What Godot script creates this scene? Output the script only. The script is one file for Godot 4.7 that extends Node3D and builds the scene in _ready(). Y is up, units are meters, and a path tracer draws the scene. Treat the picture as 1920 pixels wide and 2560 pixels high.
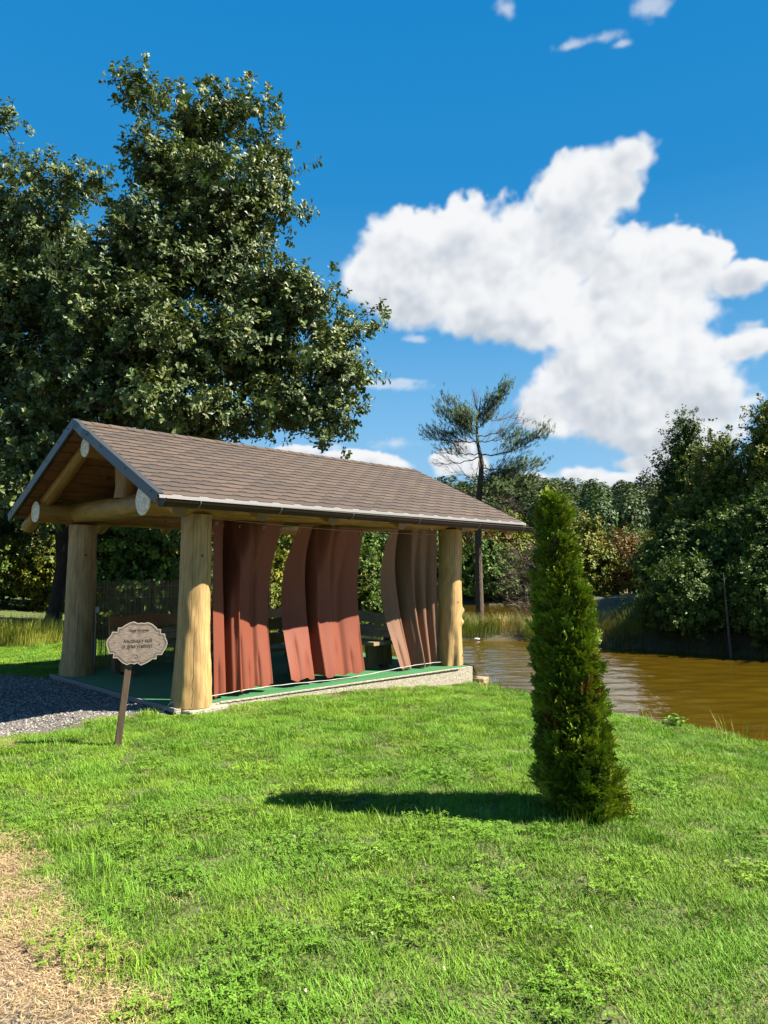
extends Node3D

# ---------------------------------------------------------------- places (metres, y up, the camera looks along -z)
const EYE := 1.646
const PO := Vector3(-2.284, 0.0, -8.634)      # foot of the front column
const PSI := 0.7939                           # turn of the pavilion
const L := 4.84                               # between the columns, long side
const W := 3.29                               # between the columns, short side
const WATER := -0.7
const RIDGE := 3.53
const EAVE := 2.41
const OV := 0.66
const UL := -0.85

var rng := RandomNumberGenerator.new()
const ALB := 0.75      # paints and woods were mixed for a lower exposure
var used := {}
var n1 := FastNoiseLite.new()
var n2 := FastNoiseLite.new()
var M := {}
var tuft_meshes := {}

# ---------------------------------------------------------------- mesh collector
class MB:
	var v := PackedVector3Array()
	var n := PackedVector3Array()
	var uv := PackedVector2Array()
	var c := PackedColorArray()
	var ix := PackedInt32Array()
	var col := Color(1, 1, 1)
	func p(a: Vector3, t := Vector2.ZERO) -> int:
		v.append(a)
		uv.append(t)
		c.append(col)
		return v.size() - 1
	func tri(a: Vector3, b: Vector3, d: Vector3) -> void:
		var k := v.size()
		p(a)
		p(b)
		p(d)
		ix.append_array(PackedInt32Array([k, k + 1, k + 2]))
	func quad(a: Vector3, b: Vector3, d: Vector3, e: Vector3) -> void:
		var k := v.size()
		p(a, Vector2(0, 0))
		p(b, Vector2(1, 0))
		p(d, Vector2(1, 1))
		p(e, Vector2(0, 1))
		ix.append_array(PackedInt32Array([k, k + 1, k + 2, k, k + 2, k + 3]))
	func rows(first: int, nr: int, nc: int) -> void:
		for i in nr - 1:
			for j in nc - 1:
				var a := first + i * nc + j
				ix.append_array(PackedInt32Array([a, a + 1, a + nc, a + 1, a + nc + 1, a + nc]))
	func smooth(wrap_first := -1, nr := 0, nc := 0) -> void:
		n.resize(v.size())
		n.fill(Vector3.ZERO)
		for i in range(0, ix.size(), 3):
			var a := ix[i]
			var b := ix[i + 1]
			var d := ix[i + 2]
			var m := (v[d] - v[a]).cross(v[b] - v[a])
			n[a] += m
			n[b] += m
			n[d] += m
		if wrap_first >= 0:
			for i in nr:
				var a := wrap_first + i * nc
				var m := n[a] + n[a + nc - 1]
				n[a] = m
				n[a + nc - 1] = m
		for i in n.size():
			n[i] = n[i].normalized() if n[i].length_squared() > 1e-16 else Vector3.UP
	func mesh() -> ArrayMesh:
		var arr := []
		arr.resize(Mesh.ARRAY_MAX)
		arr[Mesh.ARRAY_VERTEX] = v
		if n.size() == v.size():
			arr[Mesh.ARRAY_NORMAL] = n
		arr[Mesh.ARRAY_TEX_UV] = uv
		arr[Mesh.ARRAY_COLOR] = c
		arr[Mesh.ARRAY_INDEX] = ix
		var m := ArrayMesh.new()
		m.add_surface_from_arrays(Mesh.PRIMITIVE_TRIANGLES, arr)
		return m

# ---------------------------------------------------------------- naming
func numbered(called: String, parent: Node) -> String:
	var key := str(parent.get_instance_id()) + called
	var k: int = used.get(key, 0)
	used[key] = k + 1
	return called if k == 0 else "%s_%03d" % [called, k]

func place(o: Node3D, called: String, parent: Node) -> Node3D:
	o.name = numbered(called, parent)
	parent.add_child(o, true)
	return o

func tag(o: Node3D, label: String, category: String, group := "") -> Node3D:
	o.set_meta("label", label)
	o.set_meta("category", category)
	if group != "":
		o.set_meta("group", group)
	return o

func thing(called: String, label: String, category: String, at: Vector3, turn := 0.0, group := "") -> Node3D:
	var o := Node3D.new()
	place(o, called, self)
	o.position = at
	o.rotation.y = turn
	return tag(o, label, category, group)

func part(called: String, m, mat: Material, parent: Node) -> MeshInstance3D:
	var o := MeshInstance3D.new()
	o.mesh = m.mesh() if m is MB else m
	o.material_override = mat
	place(o, called, parent)
	return o

func stuff(o: Node3D) -> Node3D:
	o.set_meta("kind", "stuff")
	return o

func struct(called: String, m, mat: Material) -> MeshInstance3D:
	var o := part(called, m, mat, self)
	o.set_meta("kind", "structure")
	return o

func scatter(called: String, m: Mesh, mat: Material, where: Array, tints: Array, parent: Node) -> MultiMeshInstance3D:
	var mm := MultiMesh.new()
	mm.transform_format = MultiMesh.TRANSFORM_3D
	mm.use_colors = true
	mm.mesh = m
	mm.instance_count = where.size()
	for i in where.size():
		mm.set_instance_transform(i, where[i])
		mm.set_instance_color(i, tints[i])
	var o := MultiMeshInstance3D.new()
	o.multimesh = mm
	o.material_override = mat
	place(o, called, parent)
	stuff(o)
	return o

# point of the pavilion's own axes in the world
func pv(u: float, v: float, h: float) -> Vector3:
	return PO + Vector3(u * cos(PSI) - v * sin(PSI), h, -u * sin(PSI) - v * cos(PSI))

func rf(a: float, b: float) -> float:
	return rng.randf_range(a, b)

func lin(r: float, g: float, b: float) -> Color:
	return Color(r, g, b)

# ---------------------------------------------------------------- shapes
func frame_of(d: Vector3) -> Basis:
	var y := d.normalized()
	var x := (Vector3.UP if absf(y.y) < 0.9 else Vector3.RIGHT).cross(y).normalized()
	return Basis(x, y, x.cross(y))

func tube(mb: MB, pts: Array, radii: Array, sides: int, cap := true) -> void:
	var first := mb.v.size()
	var run := 0.0
	for i in pts.size():
		var d: Vector3 = pts[mini(i + 1, pts.size() - 1)] - pts[maxi(i - 1, 0)]
		var b := frame_of(d)
		if i > 0:
			run += (pts[i] as Vector3).distance_to(pts[i - 1])
		for j in sides + 1:
			var a := TAU * j / sides
			mb.p(pts[i] + (b.x * cos(a) + b.z * sin(a)) * radii[i], Vector2(float(j) / sides, run))
	mb.rows(first, pts.size(), sides + 1)
	if cap:
		for e in [0, pts.size() - 1]:
			var k := mb.p(pts[e])
			for j in sides:
				var a: int = first + e * (sides + 1) + j
				if e == 0:
					mb.ix.append_array(PackedInt32Array([k, a + 1, a]))
				else:
					mb.ix.append_array(PackedInt32Array([k, a, a + 1]))

func cone(mb: MB, a: Vector3, b: Vector3, ra: float, rb: float, sides: int) -> void:
	var f := frame_of(b - a)
	var k := mb.v.size()
	for j in sides + 1:
		var t := TAU * j / sides
		var d := f.x * cos(t) + f.z * sin(t)
		mb.p(a + d * ra, Vector2(float(j) / sides, 0))
		mb.p(b + d * rb, Vector2(float(j) / sides, a.distance_to(b)))
	for j in sides:
		var q := k + j * 2
		mb.ix.append_array(PackedInt32Array([q, q + 2, q + 1, q + 2, q + 3, q + 1]))

# a round timber with its own bumps; knots = [[t, radius], ...]
func timber(a: Vector3, b: Vector3, knots: Array, seed_: int, rough := 0.05, sides := 28, segs := 40, bumps := -1) -> MB:
	var mb := MB.new()
	var f := frame_of(b - a)
	var len := a.distance_to(b)
	n1.seed = seed_
	n1.frequency = 1.0
	for i in segs + 1:
		var t := float(i) / segs
		var r: float = knots[-1][1]
		for k in knots.size() - 1:
			if t >= knots[k][0] and t <= knots[k + 1][0]:
				var w: float = (t - knots[k][0]) / (knots[k + 1][0] - knots[k][0])
				r = lerpf(knots[k][1], knots[k + 1][1], w * w * (3 - 2 * w))
		for j in sides + 1:
			var g := TAU * (j % sides) / sides
			var rr := r * (1.0 + rough * n1.get_noise_3d(cos(g) * 1.6, sin(g) * 1.6, t * len * 1.5) + rough * 0.5 * n1.get_noise_3d(cos(g) * 4.0, sin(g) * 4.0, t * len * 5.0 + 9.0))
			if bumps >= 0:
				rr += column_bumps(bumps, t * len, g)
			mb.p(a + f.y * (t * len) + (f.x * cos(g) + f.z * sin(g)) * rr, Vector2(float(j) / sides, (t * len + seed_ * 0.37) / 2.6))
	mb.rows(0, segs + 1, sides + 1)
	mb.smooth(0, segs + 1, sides + 1)
	return mb

func timber_end(src: MB, at_start: bool, sides := 28, out := 0.004) -> MB:
	var mb := MB.new()
	var nc := sides + 1
	var first := 0 if at_start else src.v.size() - nc
	var mid := Vector3.ZERO
	for j in sides:
		mid += src.v[first + j] / sides
	var other := src.v[nc] if at_start else src.v[src.v.size() - 2 * nc]
	var dir := (src.v[first] - other).normalized() * out
	var k := mb.p(mid + dir * 1.5, Vector2(0.5, 0.5))
	for j in nc:
		var q := src.v[first + j]
		mb.p(mid + (q - mid) * 0.985 + dir, Vector2(0.5, 0.5) + Vector2(cos(TAU * j / sides), sin(TAU * j / sides)) * 0.45)
	for j in nc:
		mb.p(src.v[first + j] - dir * 0.6)
	for j in sides:
		var a := k + 1 + j
		if at_start:
			mb.ix.append_array(PackedInt32Array([k, a + 1, a, a, a + 1, a + nc, a + 1, a + nc + 1, a + nc]))
		else:
			mb.ix.append_array(PackedInt32Array([k, a, a + 1, a, a + nc, a + 1, a + 1, a + nc, a + nc + 1]))
	mb.smooth()
	return mb

# box with chamfered edges
func block(mb: MB, mid: Vector3, size: Vector3, b := Basis.IDENTITY, ch := 0.006) -> void:
	var h := size / 2
	ch = minf(ch, minf(h.x, minf(h.y, h.z)) * 0.5)
	for ax in 3:
		for s in [-1.0, 1.0]:
			var u := (ax + 1) % 3
			var w := (ax + 2) % 3
			var q := []
			for k in [[-1, -1], [1, -1], [1, 1], [-1, 1]]:
				var p := Vector3.ZERO
				p[ax] = s * h[ax]
				p[u] = k[0] * (h[u] - ch)
				p[w] = k[1] * (h[w] - ch)
				q.append(mid + b * p)
			if s > 0:
				mb.quad(q[0], q[3], q[2], q[1])
			else:
				mb.quad(q[0], q[1], q[2], q[3])
	for ax in 3:
		var u := (ax + 1) % 3
		var w := (ax + 2) % 3
		for su in [-1.0, 1.0]:
			for sw in [-1.0, 1.0]:
				var q := []
				for k in [[-1, 0], [1, 0], [1, 1], [-1, 1]]:
					var p := Vector3.ZERO
					p[ax] = k[0] * (h[ax] - ch)
					p[u] = su * (h[u] - (ch if k[1] == 1 else 0.0))
					p[w] = sw * (h[w] - (0.0 if k[1] == 1 else ch))
					q.append(mid + b * p)
				if su * sw < 0:
					mb.quad(q[0], q[1], q[2], q[3])
				else:
					mb.quad(q[0], q[3], q[2], q[1])

	for sx in [-1.0, 1.0]:
		for sy in [-1.0, 1.0]:
			for sz in [-1.0, 1.0]:
				var g := Vector3(sx, sy, sz)
				var a := mid + b * (g * Vector3(h.x, h.y - ch, h.z - ch))
				var d := mid + b * (g * Vector3(h.x - ch, h.y, h.z - ch))
				var e := mid + b * (g * Vector3(h.x - ch, h.y - ch, h.z))
				if sx * sy * sz > 0:
					mb.tri(a, e, d)
				else:
					mb.tri(a, d, e)

# flat shape of thickness d along +z of the transform
func slab(mb: MB, poly: PackedVector2Array, d: float, t: Transform3D) -> void:
	var tris := Geometry2D.triangulate_polygon(poly)
	for i in range(0, tris.size(), 3):
		for side in 2:
			var z := d if side == 1 else 0.0
			var q := []
			for k in 3:
				var a := poly[tris[i + k]]
				q.append(t * Vector3(a.x, a.y, z))
			var ccw := (poly[tris[i + 1]] - poly[tris[i]]).cross(poly[tris[i + 2]] - poly[tris[i]]) > 0
			var k := mb.v.size()
			for e in 3:
				mb.p(q[e], poly[tris[i + e]])
			if ccw == (side == 1):
				mb.ix.append_array(PackedInt32Array([k, k + 2, k + 1]))
			else:
				mb.ix.append_array(PackedInt32Array([k, k + 1, k + 2]))
	var turned := Geometry2D.is_polygon_clockwise(poly)
	for i in poly.size():
		var a := poly[i]
		var b := poly[(i + 1) % poly.size()]
		var q := [t * Vector3(a.x, a.y, 0), t * Vector3(b.x, b.y, 0), t * Vector3(b.x, b.y, d), t * Vector3(a.x, a.y, d)]
		if turned:
			mb.quad(q[0], q[1], q[2], q[3])
		else:
			mb.quad(q[3], q[2], q[1], q[0])

# ---------------------------------------------------------------- materials
func noise_tex(freq: float, octaves: int, dark: Color, pale: Color, seed_ := 1, size := 512, kind := FastNoiseLite.TYPE_SIMPLEX_SMOOTH) -> NoiseTexture2D:
	var f := FastNoiseLite.new()
	f.noise_type = kind
	f.seed = seed_
	f.frequency = freq
	f.fractal_octaves = octaves
	var g := Gradient.new()
	g.set_color(0, dark)
	g.set_color(1, pale)
	var t := NoiseTexture2D.new()
	t.width = size
	t.height = size
	t.seamless = true
	t.noise = f
	t.color_ramp = g
	return t

func normal_tex(freq: float, octaves: int, strength: float, seed_ := 1, size := 512) -> NoiseTexture2D:
	var f := FastNoiseLite.new()
	f.seed = seed_
	f.frequency = freq
	f.fractal_octaves = octaves
	var t := NoiseTexture2D.new()
	t.width = size
	t.height = size
	t.seamless = true
	t.noise = f
	t.as_normal_map = true
	t.bump_strength = strength
	return t

func mat(col: Color, rough := 0.8, tex: Texture2D = null, spec := 0.5) -> StandardMaterial3D:
	var m := StandardMaterial3D.new()
	m.albedo_color = Color(col.r * ALB, col.g * ALB, col.b * ALB).linear_to_srgb() if col != Color(1, 1, 1) else Color(0.95, 0.95, 0.95)
	m.roughness = rough
	m.metallic_specular = spec
	m.albedo_texture = tex
	return m

func tri(m: StandardMaterial3D, s: float, world := true) -> StandardMaterial3D:
	m.uv1_triplanar = true
	m.uv1_world_triplanar = world
	m.uv1_scale = Vector3(s, s, s)
	return m

# grain of a peeled trunk: u runs round it, v along it
func wood_image(seed_: int, w: int, h: int, cracks: int, knots: int, crack_dark: float) -> Image:
	var r := RandomNumberGenerator.new()
	r.seed = seed_
	var f := FastNoiseLite.new()
	f.seed = seed_
	f.frequency = 1.0
	f.fractal_octaves = 3
	var g := FastNoiseLite.new()
	g.seed = seed_ + 7
	g.frequency = 1.0
	g.fractal_octaves = 2
	var kn := []
	for i in knots:
		kn.append([r.randf(), r.randf(), r.randf_range(0.012, 0.026)])
	var im := Image.create(w, h, false, Image.FORMAT_RGB8)
	for y in h:
		var v := float(y) / h
		var cv := cos(TAU * v) * 0.9
		var sv := sin(TAU * v) * 0.9
		for x in w:
			var u := float(x) / w
			var du := 0.0
			var kd := 0.0
			for k in kn:
				var ax: float = u - k[0]
				ax -= roundf(ax)
				var ay: float = (v - k[1])
				ay -= roundf(ay)
				var q: float = Vector2(ax * 1.0, ay * 2.1).length() / k[2]
				if q < 4.0:
					du += ax / (0.4 + q) * 0.9 * exp(-q * 0.9)
					kd = maxf(kd, (1.0 - smoothstep(0.55, 1.0, q)) * 0.75 + 0.25 * exp(-q * 0.9) * (0.5 + 0.5 * sin(q * 9.0)))
			var uu := (u + du) * TAU
			var fine := f.get_noise_3d(cos(uu) * 9.0 + cv * 0.6, sin(uu) * 9.0 + sv * 0.6, cv + sv)
			var wide := g.get_noise_3d(cos(uu) * 1.4 + cv * 1.6, sin(uu) * 1.4 + sv * 1.6, 5.0 + cv)
			var t := 0.90 + fine * 0.16 + wide * 0.10
			t *= 1.0 - 0.5 * kd
			t = clampf(t, 0.12, 1.0)
			im.set_pixel(x, y, Color(t, t * (0.97 - 0.10 * kd - 0.05 * (1.0 - t)), t * (0.92 - 0.16 * (1.0 - t) - 0.2 * kd)))
	for i in cracks:
		var u := r.randf()
		var v0 := r.randf()
		var len := r.randf_range(0.25, 0.8)
		var wd := r.randf_range(1.0, 2.8)
		for s in int(len * h):
			var t := s / (len * h)
			var x := (u + 0.012 * f.get_noise_2d(s * 0.012, i * 31.0) + 0.003 * f.get_noise_2d(s * 0.09, i * 17.0)) * w
			var half := wd * sin(PI * t) ** 0.5
			var y := posmod(int(v0 * h) + s, h)
			for k in range(int(floor(x - half)), int(ceil(x + half)) + 1):
				var e := clampf(1.0 - absf(k - x) / maxf(half, 0.5), 0.0, 1.0)
				var c := im.get_pixel(posmod(k, w), y)
				im.set_pixel(posmod(k, w), y, c.lerp(Color(0.13, 0.09, 0.06), e * crack_dark))
	return im

func make_materials() -> void:
	var log_a := ImageTexture.create_from_image(wood_image(11, 512, 1024, 9, 5, 0.95))
	var log_b := ImageTexture.create_from_image(wood_image(23, 384, 768, 5, 6, 0.85))
	var pale_noise := noise_tex(0.012, 4, Color(0.72, 0.70, 0.66), Color(1, 1, 1), 31)
	for d in [["column", lin(0.50, 0.345, 0.155), log_a, 0.62], ["beam", lin(0.40, 0.225, 0.050), log_b, 0.5], ["beam_end", lin(1.08, 1.02, 0.88), pale_noise, 0.8], ["board", lin(0.27, 0.125, 0.040), log_b, 0.65], ["bench_dark", lin(0.20, 0.125, 0.065), log_b, 0.6], ["bench_warm", lin(0.34, 0.155, 0.045), log_b, 0.45], ["bench_grey", lin(0.36, 0.28, 0.19), log_b, 0.65], ["stake", lin(0.10, 0.070, 0.050), log_b, 0.8]]:
		var m := mat(d[1], d[3], d[2])
		m.heightmap_enabled = true
		m.heightmap_texture = d[2]
		m.heightmap_scale = 0.35
		M[d[0]] = m
	(M.stake as StandardMaterial3D).uv1_scale = Vector3(0.5, 1.2, 1)
	(M.board as StandardMaterial3D).uv1_scale = Vector3(0.3, 0.7, 1)
	M.metal_dark = mat(lin(0.055, 0.062, 0.075), 0.42)
	(M.metal_dark as StandardMaterial3D).metallic = 0.25
	M.metal_pale = mat(lin(0.17, 0.172, 0.178), 0.6)
	M.gutter = mat(lin(0.020, 0.012, 0.010), 0.42, null, 0.35)
	M.bracket = mat(lin(0.16, 0.15, 0.14), 0.4)
	M.steel = mat(lin(0.55, 0.54, 0.50), 0.3)
	(M.steel as StandardMaterial3D).metallic = 0.8
	M.rope = mat(lin(0.55, 0.53, 0.48), 0.9)
	M.white = mat(lin(0.66, 0.66, 0.64), 0.5)
	M.screw = mat(lin(0.03, 0.03, 0.03), 0.5)
	var sh := tri(mat(lin(1, 1, 1), 0.95, noise_tex(0.28, 2, Color(0.55, 0.53, 0.52), Color(1, 1, 1), 4)), 1.6)
	sh.vertex_color_use_as_albedo = true
	sh.heightmap_enabled = true
	sh.heightmap_texture = sh.albedo_texture
	sh.heightmap_scale = 0.25
	M.shingle = sh
	var co := tri(mat(lin(0.52, 0.49, 0.42), 0.95, noise_tex(0.03, 5, Color(0.62, 0.60, 0.57), Color(1, 1, 1), 5)), 1.3)
	co.heightmap_enabled = true
	co.heightmap_texture = noise_tex(0.06, 4, Color.BLACK, Color.WHITE, 6)
	co.heightmap_scale = 1.2
	M.concrete = co
	var ca := tri(mat(lin(0.018, 0.19, 0.052), 0.98, noise_tex(0.2, 3, Color(0.62, 0.66, 0.62), Color(1, 1, 1), 8)), 2.2)
	ca.rim_enabled = true
	ca.rim = 0.3
	M.carpet = ca
	for d in [["cloth", lin(0.200, 0.053, 0.029)], ["cloth_pale", lin(0.205, 0.108, 0.070)]]:
		var m := mat(d[1], 0.62, noise_tex(0.3, 2, Color(0.90, 0.89, 0.89), Color(1, 1, 1), 9), 0.35)
		M[d[0]] = m
	var si := mat(lin(0.42, 0.37, 0.325), 0.75, noise_tex(0.02, 4, Color(0.62, 0.54, 0.50), Color(1, 1, 1), 12))
	si.uv1_scale = Vector3(1.6, 14, 1)
	si.heightmap_enabled = true
	si.heightmap_texture = si.albedo_texture
	si.heightmap_scale = 0.15
	M.sign = si
	M.sign_rim = mat(lin(0.42, 0.37, 0.32), 0.7)
	M.ink = mat(lin(0.065, 0.045, 0.035), 0.8)
	for d in [["bark", lin(0.085, 0.066, 0.048), 0.5], ["pine_bark", lin(0.17, 0.125, 0.095), 0.7], ["pale_bark", lin(0.17, 0.16, 0.14), 0.8], ["dead_wood", lin(0.30, 0.235, 0.17), 0.9]]:
		var m := tri(mat(d[1], 0.95, noise_tex(0.025, 5, Color(0.42, 0.40, 0.38), Color(1, 1, 1), 14)), 1.4)
		m.uv1_scale = Vector3(2.2, 0.55, 2.2)
		m.heightmap_enabled = true
		m.heightmap_texture = m.albedo_texture
		m.heightmap_scale = 3.0
		M[d[0]] = m
	for d in [["oak_leaf", lin(1, 1, 1), 0.48, 0.6], ["leaf", lin(1, 1, 1), 0.5, 0.55], ["needle", lin(1, 1, 1), 0.5, 0.25], ["thuja_leaf", lin(1, 1, 1), 0.5, 0.5], ["grass_blade", lin(1, 1, 1), 0.55, 0.6], ["straw", lin(1, 1, 1), 0.8, 0.3]]:
		var m := mat(d[1], d[2], null, 0.35 if d[0] == "oak_leaf" else 0.25)
		m.vertex_color_use_as_albedo = true
		m.backlight_enabled = true
		m.backlight = Color(d[3] * 0.95, d[3], d[3] * 0.45)
		M[d[0]] = m
	M.reed = mat(lin(1, 1, 1), 0.6)
	(M.reed as StandardMaterial3D).vertex_color_use_as_albedo = true
	var gr := tri(mat(lin(1, 1, 1), 0.98, noise_tex(0.05, 5, Color(0.62, 0.60, 0.58), Color(1, 1, 1), 16)), 0.7)
	gr.vertex_color_use_as_albedo = true
	gr.heightmap_enabled = true
	gr.heightmap_texture = noise_tex(0.09, 4, Color.BLACK, Color.WHITE, 17)
	gr.heightmap_scale = 2.0
	M.ground = gr
	M.stone = mat(lin(1, 1, 1), 0.9)
	(M.stone as StandardMaterial3D).vertex_color_use_as_albedo = true
	var wa := mat(lin(0.076, 0.049, 0.0032), 0.03, noise_tex(0.004, 3, Color(0.88, 0.88, 0.9), Color(1, 1, 1), 18))
	wa.metallic_specular = 0.7
	wa.uv1_scale = Vector3(0.09, 0.30, 1)
	wa.normal_enabled = true
	wa.normal_texture = normal_tex(0.024, 4, 9.0, 19, 1024)
	wa.normal_scale = 0.16
	M.water = wa

# ---------------------------------------------------------------- sky: air and clouds by direction (degrees)
var cloud_blobs := []
var cloud_wisps := []
const CLOUDS := [[19.8,29.5,2.1,1.5],[17.2,28.7,3.7,2.1],[14.4,27.7,2.2,1.7],[19.2,27.4,1.8,1.7],[15.9,26.5,3.4,2.6],[0.8,24.6,3.4,2.8],[-1.0,22.6,2.6,2.4],[5.0,23.7,5.1,3.8],[3.0,21.2,4.8,2.8],[9.5,23.8,5.4,4.4],[9.1,20.3,5.4,3.0],[14.3,24.0,4.7,3.8],[12.0,19.6,4.7,3.3],[19.1,22.1,3.6,3.0],[22.0,22.2,3.3,2.5],[24.2,21.6,2.3,2.2],[21.3,19.0,5.1,3.6],[16.6,18.9,4.9,3.3],[27.0,20.1,2.0,1.4],[28.2,20.4,1.4,0.8],[15.3,14.0,4.0,3.4],[12.8,12.3,2.8,2.8],[19.5,15.5,4.2,3.4],[22.9,14.3,4.1,3.7],[18.8,12.0,6.4,3.5],[25.0,12.1,3.2,3.5],[22.5,9.4,5.3,1.6],[27.2,15.7,2.6,1.2],[20.1,17.4,1.8,1.4]]
const LOW_CLOUDS := [[5.2,8.3,1.4,1.3],[6.5,9.4,1.3,1.0],[7.4,8.1,1.6,1.3],[4.2,8.5,0.8,0.6],[-2.6,8.5,3.8,0.8],[0.0,8.0,2.9,0.7],[-7.1,9.1,2.2,0.6],[1.3,6.4,1.9,0.6],[15.5,7.0,2.2,0.9],[18.7,6.4,4.0,0.8],[22.7,7.4,3.9,1.0],[10.9,6.8,3.5,0.8],[20.4,7.8,2.4,0.7]]
const WISPS := [[-0.3,14.4,3.5,0.5],[1.6,14.7,1.9,0.3],[21.4,37.7,1.8,1.0],[10.3,39.1,0.9,0.7],[17.7,36.6,1.7,0.4],[15.2,36.5,1.2,0.4],[19.5,36.0,0.9,0.3],[2.6,17.9,1.6,0.4],[27.8,16.9,1.3,0.5],[-3.9,9.4,0.6,0.4],[0.6,9.8,1.9,0.6]]

func air(el: float) -> Color:
	# what the air shows at a height above the horizon
	var t := clampf(el / 90.0, 0.0, 1.0)
	var stops := [[0.0, lin(0.46, 0.68, 0.88)], [0.05, lin(0.34, 0.62, 0.88)], [0.13, lin(0.20, 0.505, 0.845)], [0.22, lin(0.075, 0.36, 0.735)], [0.31, lin(0.024, 0.272, 0.645)], [0.45, lin(0.0115, 0.238, 0.605)], [1.0, lin(0.009, 0.16, 0.48)]]
	for k in stops.size() - 1:
		if t <= stops[k + 1][0]:
			return (stops[k][1] as Color).lerp(stops[k + 1][1], (t - stops[k][0]) / (stops[k + 1][0] - stops[k][0]))
	return stops[-1][1]

func cloud_field(az: float, el: float, list: Array) -> Vector2:
	# x: how deep inside a cloud, y: how far up in its heaps
	var ce := cos(deg_to_rad(el))
	var best := -1.0
	var up := 0.0
	var ws := 0.0
	for b in list:
		var dx: float = az - b[0]
		if dx > 180.0:
			dx -= 360.0
		elif dx < -180.0:
			dx += 360.0
		dx = dx * ce / b[2]
		if dx > 1.6 or dx < -1.6:
			continue
		var dy: float = (el - b[1]) / b[3]
		if dy > 1.6 or dy < -1.6:
			continue
		var f := 1.0 - sqrt(dx * dx + dy * dy)
		if f > best:
			best = f
		if f > -0.5:
			var w := (f + 0.5) ** 2
			up += w * (dy * 0.8 + dx * 0.35)
			ws += w
	return Vector2(best + 0.16 * minf(ws, 2.5) - 0.08 if best > -0.5 else best, up / ws if ws > 0.0 else 0.0)

func sky_at(az: float, el: float) -> Color:
	var c := air(el)
	var d := Vector3(sin(deg_to_rad(az)), 0, -cos(deg_to_rad(az))) * cos(deg_to_rad(el)) + Vector3(0, sin(deg_to_rad(el)), 0)
	var f := cloud_field(az, el, cloud_blobs)
	if f.x > -0.75:
		var q := d * 9.0
		var big := n1.get_noise_3dv(q * 0.8)
		var fine := n2.get_noise_3dv(q * 5.5)
		var puff := absf(n2.get_noise_3dv(q * 1.7)) * 1.6
		var lit := n1.get_noise_3dv((q + Vector3(0.16, 0.34, 0.0)) * 0.8)
		var puff_lit := absf(n2.get_noise_3dv((q + Vector3(0.05, 0.10, 0.0)) * 1.7)) * 1.6
		var body := f.x + 0.40 * big + 0.24 * (puff - 0.30) + 0.16 * fine + 0.03
		var a := smoothstep(-0.02, 0.52, body)
		a = lerpf(a, smoothstep(0.0, 0.24, body), smoothstep(0.15, 0.7, big + 0.5 * f.y + 0.10))
		if a > 0.0:
			var t := clampf(0.60 + 0.56 * f.y + 0.60 * (big - lit) + 0.20 * (puff - puff_lit) + 0.05 * fine + 0.20 * (1.0 - smoothstep(0.1, 0.9, body)), 0.0, 1.0)
			var cl := lin(0.56, 0.61, 0.68).lerp(lin(0.94, 0.95, 0.96), smoothstep(0.08, 0.92, t))
			c = c.lerp(cl, a * 0.98)
	f = cloud_field(az, el, cloud_wisps)
	if f.x > -0.6:
		var q := Vector3(d.x * 22.0, d.y * 30.0, d.z * 22.0)
		var body := f.x + 0.9 * n1.get_noise_3dv(q) + 0.3 * n2.get_noise_3dv(q * 3.0)
		c = c.lerp(lin(0.85, 0.88, 0.92), clampf(smoothstep(-0.1, 1.1, body) * 0.55, 0.0, 1.0))
	return c

func sky_image(k: float) -> Image:
	n1.seed = 5
	n1.frequency = 1.0
	n1.fractal_octaves = 4
	n2.seed = 9
	n2.frequency = 1.0
	n2.fractal_octaves = 3
	cloud_blobs = CLOUDS + LOW_CLOUDS
	cloud_wisps = WISPS.duplicate()
	var r := RandomNumberGenerator.new()
	r.seed = 77
	# the rest of the round: the same weather behind and beside the camera
	for i in 15:
		var az := 42.0 + 276.0 * (i + r.randf_range(0.1, 0.9)) / 15.0
		var el := r.randf_range(9.0, 34.0)
		for j in 7:
			cloud_blobs.append([az + r.randf_range(-8, 8), el + r.randf_range(-2.5, 3.5), r.randf_range(2.5, 5.5), r.randf_range(1.6, 3.2)])
		cloud_blobs.append([az + r.randf_range(-9, 9), r.randf_range(5.5, 8.0), r.randf_range(3, 6), 0.8])
		cloud_wisps.append([az + r.randf_range(-9, 9), r.randf_range(15, 50), r.randf_range(1.5, 3.5), r.randf_range(0.4, 1.0)])
	var im := Image.create(512, 256, false, Image.FORMAT_RGBAF)
	for y in 256:
		var el := 90.0 - (y + 0.5) * 180.0 / 256.0
		for x in 512:
			var az := wrapf((x + 0.5) * 360.0 / 512.0, -180.0, 180.0)
			var c := air(0.0) if el < 0.0 else (sky_at(az, el) if el < 58.0 else air(el))
			im.set_pixel(x, y, Color(c.r * k, c.g * k, c.b * k))
	im.resize(4096, 2048, Image.INTERPOLATE_CUBIC)
	# the half-turn ahead again, finer
	for y in range(560, 1025):
		var el := 90.0 - (y + 0.5) * 180.0 / 2048.0
		for xx in range(-400, 400):
			var x := posmod(xx, 4096)
			var az := (xx + 0.5) * 360.0 / 4096.0
			var c := sky_at(az, maxf(el, 0.0))
			im.set_pixel(x, y, Color(c.r * k, c.g * k, c.b * k))
	return im

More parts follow.
